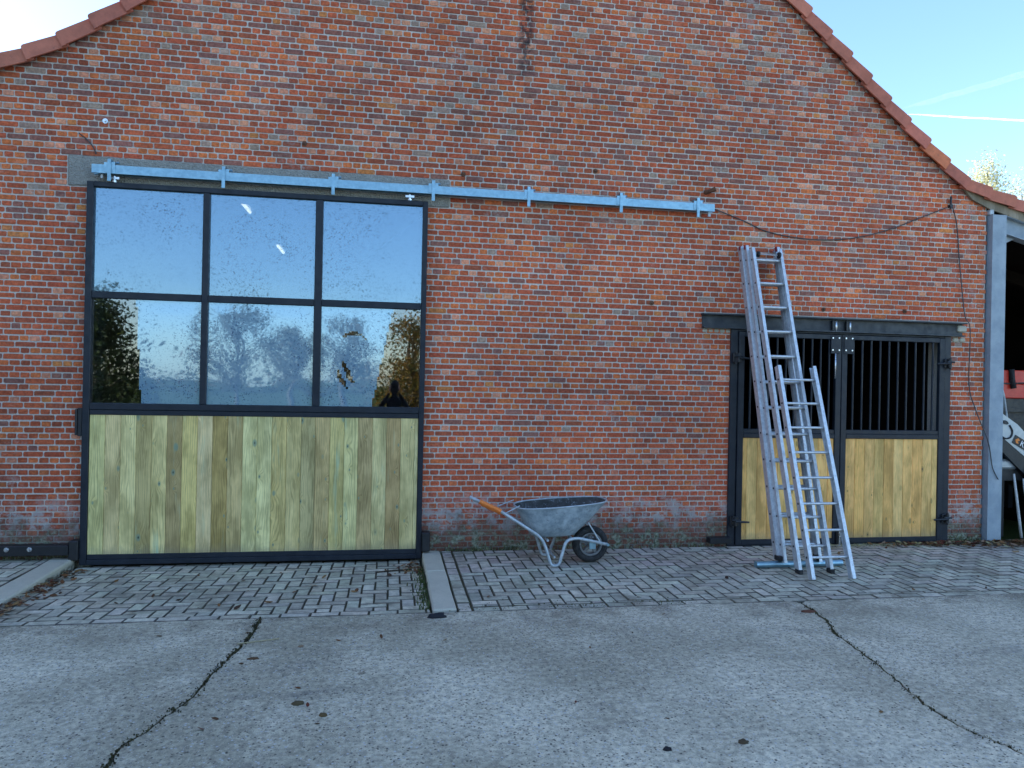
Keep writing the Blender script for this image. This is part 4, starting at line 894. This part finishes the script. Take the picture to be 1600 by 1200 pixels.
bpy.context.view_layer.update(); me = bpy.data.meshes.new_from_object(to.evaluated_get(bpy.context.evaluated_depsgraph_get())); bpy.data.objects.remove(to)
me.transform(dm @ Matrix.Translation((0.05, -0.005, -0.035)) @ Matrix.Rotation(R(90), 4, 'X')); me.materials.clear(); me.materials.append(M['decal_white']); link('lettering', me, mc)
q = MB(); q.box(7.55, 7.83, 0.22, 0.5, 0.84, 0.97, bev=0.03); q.obj('footrest', 'silver_paint', mc)
q = MB(); q.box(7.5, 8.5, 0.25, 0.55, 0.70, 0.835); q.box(7.6, 7.7, 0.3, 0.5, -0.02, 0.70); q.box(8.2, 8.3, 0.3, 0.5, -0.02, 0.70); q.obj('undercarriage', 'black_steel', mc)
for (pa, pb, lab) in (((7.66, 0.12, 0.80), (7.765, 0.1, 0.01), 'left of two thin chipped white poles behind the grey post'), ((7.80, 0.12, 0.74), (7.90, 0.1, 0.01), 'right of two thin chipped white poles behind the grey post')):
    q = MB(); pa, pb = Vector(pa), Vector(pb); q.tube([pa, pa.lerp(pb, 0.3), pa.lerp(pb, 0.7), pb], [0.012, 0.015, 0.016, 0.017], 8); tag(q.obj('pole', 'chipped_white', smooth=True), lab, 'pole')
q = MB(); q.box(7.92, 8.06, 0.06, 0.14, 0.0, 0.62, bev=0.01); q.box(7.92, 8.06, 0.06, 0.14, 0.621, 0.85, bev=0.01); tag(q.obj('plank_post', 'chipped_white'), 'pale upright plank at the right picture edge in the lean-to', 'plank')

# ------------------------------------------------------------------ lamps hung inside the barn, seen through the panes
for ya, lab in ((2.65, 'nearer lit batten lamp seen through the upper middle pane'), (6.0, 'farther lit batten lamp seen through the upper middle pane')):
    lm = empty('batten_lamp', (-2.08, ya + 0.35, 4.25), lab, 'lamp', 'lamps inside the barn')
    q = MB(); q.box(-2.13, -2.03, ya, ya + 0.75, 4.262, 4.30); q.tube([(-2.08, ya + 0.37, 4.30), (-2.08, ya + 0.37, 5.85)], 0.008, 6); q.obj('housing', 'galvanised_old', lm)
    q = MB(); q.tube([(-2.08, ya + 0.02, 4.235), (-2.08, ya + 0.73, 4.235)], 0.024, 10); q.obj('tube', 'lamp', lm)

# ------------------------------------------------------------------ leaf litter, weeds, scraps
LC = [(0.12, 0.05, 0.02), (0.17, 0.08, 0.03), (0.08, 0.04, 0.02), (0.22, 0.12, 0.05), (0.06, 0.035, 0.022), (0.26, 0.17, 0.10), (0.13, 0.035, 0.02)]
def leaf_geo(mb, x, y, z, s, col):
    a = rnd.random() * 6.28; c = Vector((x, y, z)); u = Vector((math.cos(a), math.sin(a), jit(0.35))).normalized(); v = Vector((-math.sin(a), math.cos(a), jit(0.5))).normalized(); k = 0.25 + rnd.random() * 0.35
    up = Vector((0, 0, 1)); pts = [(-1, 0), (-0.55, 0.42), (0.1, 0.5), (0.6, 0.3), (1, 0), (0.6, -0.3), (0.1, -0.5), (-0.55, -0.42)]
    P_ = [c + (u * p + v * q_ * (0.9 + jit(0.2))) * s + up * (abs(q_) * k * s + 0.25 * s * p * p) for p, q_ in pts]
    mz = min(p.z for p in P_); P_ = [p + up * (z - mz + 0.002) for p in P_]
    mb.face([P_[0], P_[1], P_[2], P_[3], P_[4]], col); mb.face([P_[4], P_[5], P_[6], P_[7], P_[0]], col)
def litter(name, n, fn, smin, smax, label, cols=LC):
    q = MB()
    for _ in range(n):
        x, y, z = fn(); leaf_geo(q, x, y, z, smin + rnd.random() * (smax - smin), vary(rnd.choice(cols), 0.25))
    tag(q.obj(name, 'dead_leaf'), label, 'leaves', kind='stuff')
def f1():
    y = -2.0 + rnd.random() * 1.75; d = abs(rnd.gauss(0, 0.09)); x = -2.98 - 0.03 * (y + 0.03) + d; return x, y, ramp_z(-2, y) + rnd.random() * 0.03 * max(0, 1 - d * 6)
def f2():
    x = 5.5 + rnd.random() ** 0.6 * 2.9; y = -0.08 - abs(rnd.gauss(0, 0.15)) * (0.4 + 0.35 * (x - 5.5)); return x, y, 0.004 + rnd.random() * 0.02
def f3():
    y = -0.15 - rnd.random() * 0.55; d = abs(rnd.gauss(0, 0.11)); return 0.33 - d, y, ramp_z(0, y) + rnd.random() * 0.012
litter('leaf_litter', 190, f1, 0.018, 0.04, 'brown dead leaves heaped along the left kerb'); litter('leaf_litter', 900, f2, 0.02, 0.045, 'brown dead leaves lying along the wall foot by the grey post', LC + [(0.3, 0.25, 0.12)])
litter('leaf_litter', 80, f3, 0.014, 0.032, 'brown dead leaves in the corner by the right kerb')
def straw(): return 4.9 + rnd.random() * 1.9, -0.08 - abs(rnd.gauss(0, 0.09)), 0.004
q = MB()
for _ in range(260):
    x, y, z = straw(); a = rnd.random() * 3.14; l = 0.02 + rnd.random() * 0.05; c, s = math.cos(a) * l, math.sin(a) * l; z += rnd.random() * 0.01
    q.face([(x - c, y - s, z), (x + c, y + s, z + 0.002), (x + c, y + s + 0.004, z + 0.004), (x - c, y - s + 0.004, z + 0.003)], vary((0.30, 0.26, 0.13), 0.3))
tag(q.obj('straw_litter', 'dead_leaf'), 'pale straw scattered below the stable door', 'straw', kind='stuff')
def weeds(name, n, fn, h, label, cols=((0.07, 0.10, 0.03), (0.12, 0.13, 0.05), (0.05, 0.075, 0.03))):
    q = MB()
    for _ in range(n):
        x, y, z = fn(); hh = h * (0.4 + rnd.random()); a = rnd.random() * 6.28; w_ = 0.0025 + rnd.random() * 0.003; dx, dy = math.cos(a), math.sin(a); ln = rnd.random() * 0.8 * hh
        c = vary(rnd.choice(cols), 0.25); p = [(x - dy * w_, y + dx * w_, z), (x + dy * w_, y - dx * w_, z), (x + dx * ln * 0.5 + dy * w_, y + dy * ln * 0.5 - dx * w_, z + hh * 0.7), (x + dx * ln * 0.5 - dy * w_, y + dy * ln * 0.5 + dx * w_, z + hh * 0.7)]
        q.face(p, c); q.face([p[3], p[2], (x + dx * ln, y + dy * ln, z + hh)], c)
    tag(q.obj(name, 'foliage'), label, 'weeds', kind='stuff')
def w1():
    y = -0.5 - rnd.random() * 1.5; return 0.345 - abs(rnd.gauss(0, 0.05)), y, ramp_z(0, y) - 0.006
weeds('grass_tuft', 420, w1, 0.035, 'green weeds growing along the right kerb')
def w2():
    c = rnd.choice((ck1, ck1, ck2)); i = int(rnd.random() ** 1.0 * len(c) * 0.45); x, y = c[i]; return x + rnd.gauss(0, 0.016), y + jit(0.02), -0.004
weeds('crack_moss', 2200, w2, 0.012, 'dark moss sprouting from the cracks in the yard', ((0.05, 0.05, 0.025), (0.08, 0.07, 0.03), (0.035, 0.035, 0.02)))
def w3(): return rnd.choice((0.4, 1, 1, 1)) * rnd.uniform(1.2, 2.6), -2.05 + abs(rnd.gauss(0, 0.09)), -0.004
weeds('joint_moss', 300, w3, 0.010, 'low moss in the joints at the yard edge', ((0.09, 0.09, 0.04), (0.12, 0.11, 0.05)))
def w4():
    x = rnd.choice((rnd.uniform(0.6, 3.6), rnd.uniform(0.6, 1.4), rnd.uniform(-4, -3.1), rnd.uniform(6.65, 7.1))); return x, -0.012 - abs(rnd.gauss(0, 0.016)), rnd.choice((0.0, 0.0, 0.03, 0.06)) * rnd.random()
weeds('wall_moss', 900, w4, 0.022, 'pale green moss and weeds along the foot of the brick wall', ((0.16, 0.18, 0.09), (0.26, 0.28, 0.18), (0.10, 0.12, 0.05)))
# single leaves lying apart
for i in range(26):
    x, y = rnd.uniform(-1.9, 3.4), rnd.uniform(-4.1, -2.25)
    if not inframe((x, y, 0), -0.03): continue
    q = MB(); leaf_geo(q, x, y, 0.0, 0.012 + rnd.random() * 0.012, vary(rnd.choice(LC), 0.2)); tag(q.obj('fallen_leaf', 'dead_leaf', None, loc=(x, y, 0)), 'small brown dead leaf lying on the open concrete yard', 'leaf', 'dead leaves scattered on the yard')
for i in range(46):
    x, y = (rnd.uniform(-2.7, 0.1), rnd.uniform(-1.9, -0.4)) if i % 2 else (rnd.choice((rnd.uniform(0.8, 6.8), rnd.uniform(4.6, 6.6))), rnd.uniform(-1.9, -0.4))
    q = MB(); z = ramp_z(x, y); leaf_geo(q, x, y, z + 0.002, 0.02 + rnd.random() * 0.02, vary(rnd.choice(LC[:5]), 0.2)); tag(q.obj('fallen_leaf', 'dead_leaf', None, loc=(x, y, z)), 'small brown dead leaf lying on the block paving', 'leaf', 'dead leaves scattered on the paving')
def clod(x, y, sx, sy, sz, col, label, name='clod'):
    b = bmesh.new(); bmesh.ops.create_icosphere(b, subdivisions=3, radius=1); q = MB(); s = rnd.random() * 50
    for v in b.verts: n_ = 1 + 0.35 * noise.noise(v.co * 1.7 + Vector((s, 0, 0))) + 0.2 * noise.noise(v.co * 4 + Vector((s, 0, 0))); v.co = Vector((v.co.x * sx * n_, v.co.y * sy * n_, max(-0.1, v.co.z) * sz * n_ + 0.1 * sz))
    b.verts.index_update(); q.add([v.co + Vector((x, y, 0)) for v in b.verts], [tuple(v.index for v in f.verts) for f in b.faces], col); b.free()
    return tag(q.obj(name, 'dead_leaf', None, smooth=True, loc=(x, y, 0)), label, 'clod')
clod(0.385, -2.19, 0.07, 0.026, 0.036, (0.02, 0.021, 0.025), 'dark lump like a wet rag in front of the right kerb', 'dark_lump')
clod(-0.47, -3.59, 0.032, 0.022, 0.014, (0.08, 0.06, 0.03), 'larger brown moss clod left of centre on the yard', 'moss_clod'); clod(-0.32, -3.75, 0.022, 0.017, 0.013, (0.10, 0.065, 0.03), 'smaller brown moss clod left of centre on the yard', 'moss_clod')
clod(1.38, -4.33, 0.022, 0.016, 0.014, (0.018, 0.018, 0.02), 'small black stone near the bottom edge of the picture', 'black_stone'); clod(1.79, -4.31, 0.024, 0.018, 0.016, (0.07, 0.05, 0.03), 'brown moss clod near the bottom edge right of centre', 'moss_clod')
clod(3.36, -2.36, 0.06, 0.03, 0.012, (0.12, 0.05, 0.03), 'reddish clod at the start of the right crack', 'red_clod'); clod(-0.83, -2.89, 0.035, 0.016, 0.01, (0.09, 0.05, 0.025), 'brown clod beside the left crack', 'brown_clod')
q = MB(); q.tube([(-0.98, -2.62, 0.006), (-0.72, -2.55, 0.008)], 0.004, 5, col=(0.35, 0.3, 0.18)); tag(q.obj('straw_stalk', 'dead_leaf'), 'single pale straw stalk beside the left crack', 'straw')
q = MB(); q.tube(sm([(-0.1, -0.62, -0.052), (0.05, -0.58, -0.05), (0.24, -0.55, -0.05)]), [0.008] * 13, 6, col=(0.05, 0.035, 0.025)); tag(q.obj('twig', 'dead_leaf'), 'thin dark twig on the paving by the right kerb', 'twig')

# ------------------------------------------------------------------ trees
def tree(name, base, h, cr, label, cols, nleaf, ls, shape='round', group=None, clumps=26, seed=0, trunk=0.16):
    rr = random.Random(seed + 77); bx_, by_, bz_ = base
    root = empty(name, base, label, 'tree', group)
    q = MB(); tp = [Vector((bx_, by_, bz_)), Vector((bx_ + rr.uniform(-.1, .1), by_, bz_ + h * 0.3)), Vector((bx_ + rr.uniform(-.2, .2), by_ + rr.uniform(-.2, .2), bz_ + h * 0.62)), Vector((bx_, by_, bz_ + h * 0.95))]
    q.tube(tp, [trunk, trunk * 0.75, trunk * 0.45, trunk * 0.08], 8)
    cs = []
    for i in range(clumps):
        f = rr.random() ** 0.8
        if shape == 'cone': f = rr.random(); zz = 0.06 + 0.92 * f; rad = cr * (1 - f) * math.sqrt(rr.random()) * 1.05
        elif shape == 'bush': zz = 0.08 + 0.82 * rr.random(); rad = cr * math.sqrt(rr.random()) * (1 - 0.5 * zz * zz)
        elif shape == 'slim': zz = 0.3 + 0.68 * rr.random(); rad = cr * math.sqrt(rr.random()) * (1.1 - zz)* 1.6
        else: zz = 0.38 + 0.55 * rr.random(); rad = cr * math.sqrt(rr.random()) * math.sin(math.pi * min(1, max(0.05, (zz - 0.25) / 0.8)))
        a = rr.random() * 6.28; cs.append(Vector((bx_ + rad * math.cos(a), by_ + rad * math.sin(a), bz_ + h * zz)))
    for c in cs[::2]:
        k = max(0.12, min(0.8, (c.z - bz_) / h - 0.18)); i = min(2, int(k * 3)); s = tp[0].lerp(tp[3], k); q.tube([s, s.lerp(c, 0.5) + Vector((0, 0, 0.05 * h * 0.3)), c], [trunk * 0.35 * (1 - k) + 0.012, trunk * 0.2 * (1 - k) + 0.008, 0.005], 5)
    q.obj('trunk', 'bark', root)
    q = MB(); cw = cr * (0.30 if shape != 'slim' else 0.34)
    for i in range(nleaf):
        c = cs[i % len(cs)]; p = c + Vector((rr.gauss(0, 1) * cw * 0.6, rr.gauss(0, 1) * cw * 0.6, rr.gauss(0, 1) * cw * (0.5 if shape != 'slim' else 0.8)))
        if p.z < bz_ + 0.02: continue
        u = Vector((rr.gauss(0, 1), rr.gauss(0, 1), rr.gauss(0, 0.7))).normalized(); v = u.cross(Vector((rr.gauss(0, 1), rr.gauss(0, 1), rr.gauss(0, 1)))).normalized(); s = ls * (0.6 + rr.random() * 0.8)
        cc = rr.choice(cols); k = 0.75 + rr.random() * 0.5
        q.face([p - u * s, p - v * s * 0.45, p + u * s, p + v * s * 0.45], (cc[0] * k, cc[1] * k, cc[2] * k))
    q.obj('crown', 'foliage', root)
PALE = [(0.55, 0.53, 0.36), (0.62, 0.60, 0.46), (0.46, 0.46, 0.30), (0.66, 0.63, 0.52)]
GREEN = [(0.035, 0.06, 0.02), (0.05, 0.08, 0.025), (0.03, 0.05, 0.02), (0.07, 0.09, 0.03)]
GOLD = [(0.26, 0.13, 0.03), (0.20, 0.14, 0.03), (0.08, 0.09, 0.03), (0.30, 0.17, 0.03), (0.06, 0.08, 0.025)]
AUT = [(0.12, 0.11, 0.05), (0.16, 0.10, 0.05), (0.09, 0.10, 0.045), (0.19, 0.14, 0.07)]
tree('pale_tree', (29.2, 24.0, -0.3), 14.0, 1.5, 'pale feathery tree right of the roof edge, the fuller one', PALE, 6500, 0.065, 'slim', 'trees behind the lean-to', 60, 1)
tree('pale_tree', (32.2, 25.0, -0.3), 13.2, 1.7, 'pale feathery tree cut off by the right picture edge', PALE, 6500, 0.065, 'slim', 'trees behind the lean-to', 46, 2)
tree('pale_tree', (28.0, 25.5, -0.3), 12.6, 0.75, 'thin sparse treetop just above the roof tiles', PALE, 1100, 0.065, 'slim', 'trees behind the lean-to', 16, 3)
# behind the camera: what the panes mirror
tree('evergreen_tree', (-8.6, -15.5, 0), 4.0, 2.1, 'dense dark evergreen mirrored in the lower left pane', GREEN, 12000, 0.07, 'cone', None, 90, 4)
tree('leafy_bush', (-9.6, -13.5, 0), 2.6, 1.5, 'low green and brown bush mirrored in the lower left pane', GOLD + GREEN, 3600, 0.08, 'bush', None, 40, 5)
tree('birch_tree', (-5.6, -20.5, 0), 4.7, 1.5, 'thin autumn birch mirrored in the lower left pane', AUT, 7000, 0.05, 'round', None, 60, 6, 0.09)
tree('round_tree', (-5.4, -34, 0), 4.7, 1.5, 'small rounded tree mirrored in the lower middle pane', AUT, 6000, 0.07, 'round', None, 50, 7)
tree('round_tree', (-1.9, -24, 0), 4.7, 1.3, 'loose autumn tree mirrored at the edge of the lower middle pane', AUT, 6000, 0.055, 'round', None, 46, 8)
tree('golden_tree', (0.75, -18, 0), 4.3, 1.5, 'golden autumn tree mirrored in the lower right pane', GOLD, 11000, 0.06, 'bush', None, 100, 9)
tree('golden_tree', (4.2, -20, 0), 6.5, 2.4, 'golden green tree standing right of the golden tree behind the yard', GOLD + GREEN, 5000, 0.1, 'round', None, 70, 10)
q = MB(); rr = random.Random(5)
for i in range(24000):
    an = rr.uniform(0, 6.283); rad = 85 + 12 * math.sin(an * 5) + rr.uniform(-3, 3); x = rad * math.sin(an); z = abs(rr.gauss(0, 1.2)) + 0.1; u = Vector((rr.gauss(0, 1), rr.gauss(0, 1), rr.gauss(0, 1))).normalized(); v = u.orthogonal().normalized(); p = Vector((x, rad * math.cos(an), z * (1 + 0.5 * math.sin(an * 17) * math.sin(an * 41)))); c = rr.choice(GREEN + AUT)
    q.face([p - u * 0.3, p - v * 0.18, p + u * 0.3, p + v * 0.18], c)
tag(q.obj('far_wood', 'foliage'), 'far line of low trees around the fields beyond the yard', 'woodland', kind='stuff')

# ------------------------------------------------------------------ contrails
def contrail(p0, p1, r0, r1, a, label):
    p0, p1 = Vector(p0), Vector(p1); q = MB(); n = 40; pts = [p0.lerp(p1, i / n) + Vector((0, 0, 6 * noise.noise(Vector((i * 0.3, a * 9, 0))))) * (r0 / 12) for i in range(n + 1)]
    q.tube(pts, [max(0.1, (r0 + (r1 - r0) * i / n) * min(1, i / 4 + 0.05)) for i in range(n + 1)], 10, col=(a, a, a)); tag(q.obj('contrail', 'contrail', smooth=True), label, 'contrail')
def sky_pt(px, py, t_):
    d = _f + _r * ((px - 800) / 1130) - _u * ((py - 602) / 1130); return CAM + d * t_
contrail(sky_pt(1415, 180, 5000), sky_pt(1800, 202, 5000), 5, 8, 0.5, 'thin bright white contrail in the blue sky at right')
contrail(sky_pt(1410, 172, 5600), sky_pt(1800, 62, 5600), 16, 34, 0.03, 'faint broad contrail slanting up in the blue sky at right')

# ------------------------------------------------------------------ the photographer, mirrored in the panes
def skin(name, verts, edges, radii, mat, parent, root=0, sub=2):
    me = bpy.data.meshes.new(name); me.from_pydata(verts, edges, []); o = link(name, me); o.parent = parent
    o.location = -Vector(parent.location)
    md = o.modifiers.new('skin', 'SKIN'); md.use_smooth_shade = True
    for i, r in enumerate(radii): sv = me.skin_vertices[0].data[i]; sv.radius = (r, r) if not isinstance(r, tuple) else r; sv.use_root = i == root
    s_ = o.modifiers.new('sub', 'SUBSURF'); s_.levels = sub; s_.render_levels = sub; me.materials.append(M[mat]); return o
ph = empty('person', (0.08, -8.12, 0), 'person in dark clothes and cap holding up a phone, mirrored in the pane', 'person')
by_ = -8.14
v = [(0.08, by_, 0.98), (0.08, by_, 1.18), (0.08, by_ + 0.01, 1.36), (0.08, by_ + 0.01, 1.47), (0.08, by_ + 0.02, 1.56), (0.08, by_ + 0.03, 1.66), (0.08, by_ + 0.035, 1.76),
     (0.26, by_ + 0.01, 1.42), (0.37, by_ + 0.12, 1.22), (0.17, by_ + 0.32, 1.60), (-0.10, by_ + 0.01, 1.42), (-0.24, by_ + 0.12, 1.22), (-0.03, by_ + 0.32, 1.60),
     (0.18, by_, 0.92), (0.20, by_ + 0.02, 0.50), (0.20, by_ - 0.02, 0.09), (0.21, by_ + 0.15, 0.04), (-0.02, by_, 0.92), (-0.04, by_ + 0.02, 0.50), (-0.04, by_ - 0.02, 0.09), (-0.05, by_ + 0.15, 0.04)]
e = [(0, 1), (1, 2), (2, 3), (3, 4), (4, 5), (5, 6), (2, 7), (7, 8), (8, 9), (2, 10), (10, 11), (11, 12), (0, 13), (13, 14), (14, 15), (15, 16), (0, 17), (17, 18), (18, 19), (19, 20)]
skin('body', v, e, [0.15, 0.14, 0.165, 0.09, 0.055, 0.088, 0.075, 0.065, 0.05, 0.03, 0.065, 0.05, 0.03, 0.095, 0.065, 0.05, 0.04, 0.095, 0.065, 0.05, 0.04], 'cloth_dark', ph)
hd = MB(); b = bmesh.new(); bmesh.ops.create_uvsphere(b, u_segments=20, v_segments=14, radius=1)
for q_ in b.verts:
    c = q_.co; y = c.y * 0.098; z = c.z * 0.122; x = c.x * 0.078 * (1 - 0.22 * max(0, -c.z))
    if c.y > 0.6 and abs(c.x) < 0.22 and -0.35 < c.z < 0.15: y += 0.022 * (1 - abs(c.x) / 0.22)
    if c.y > 0.5 and 0.02 < c.z < 0.3 and 0.25 < abs(c.x) < 0.55: y -= 0.010
    q_.co = Vector((x + 0.08, y + by_ + 0.06, z + 1.70))
b.verts.index_update(); hd.add([q_.co.copy() for q_ in b.verts], [tuple(q_.index for q_ in f.verts) for f in b.faces]); b.free(); hd.obj('face', 'skin', ph, smooth=True)
q = MB(); V, F = [], []
for i, (rz, rr_) in enumerate(((1.725, 1.06), (1.775, 1.02), (1.815, 0.78), (1.835, 0.3))):
    V += [Vector((0.08 + 0.084 * rr_ * math.cos(2 * math.pi * k / 20), by_ + 0.06 + 0.103 * rr_ * math.sin(2 * math.pi * k / 20), rz)) for k in range(20)]
F = [(i * 20 + k, i * 20 + (k + 1) % 20, (i + 1) * 20 + (k + 1) % 20, (i + 1) * 20 + k) for i in range(3) for k in range(20)] + [tuple(range(60, 80))]
q.add(V, F); q.obj('cap', 'cloth_dark', ph, smooth=True)
for s in (1, -1):
    hx, hy, hz = (0.165, by_ + 0.33, 1.63) if s > 0 else (-0.02, by_ + 0.33, 1.63)
    vv = [(hx, hy - 0.02, hz - 0.02), (hx, hy + 0.015, hz + 0.035)]; ee = [(0, 1)]; ra = [0.024, 0.03]
    for k in range(4):
        i0 = len(vv); fx = hx + s * (0.018 - 0.004 * k); fz = hz + 0.045 + 0.022 * k
        vv += [(fx, hy + 0.03, fz), (fx - s * 0.01, hy + 0.06, fz + 0.004), (fx - s * 0.035, hy + 0.068, fz + 0.004)]; ee += [(1, i0), (i0, i0 + 1), (i0 + 1, i0 + 2)]; ra += [0.0095, 0.009, 0.0075]
    i0 = len(vv); vv += [(hx - s * 0.02, hy - 0.005, hz + 0.05), (hx - s * 0.035, hy + 0.015, hz + 0.09)]; ee += [(0, i0), (i0, i0 + 1)]; ra += [0.011, 0.009]
    skin('hand', vv, ee, ra, 'skin', ph, 0, 1)
q = MB(); q.box(-0.005, 0.15, -7.752, -7.742, 1.60, 1.76 + 0.005, bev=0.003); tag(q.obj('phone', 'black_steel'), 'black phone held up by the mirrored person', 'phone')
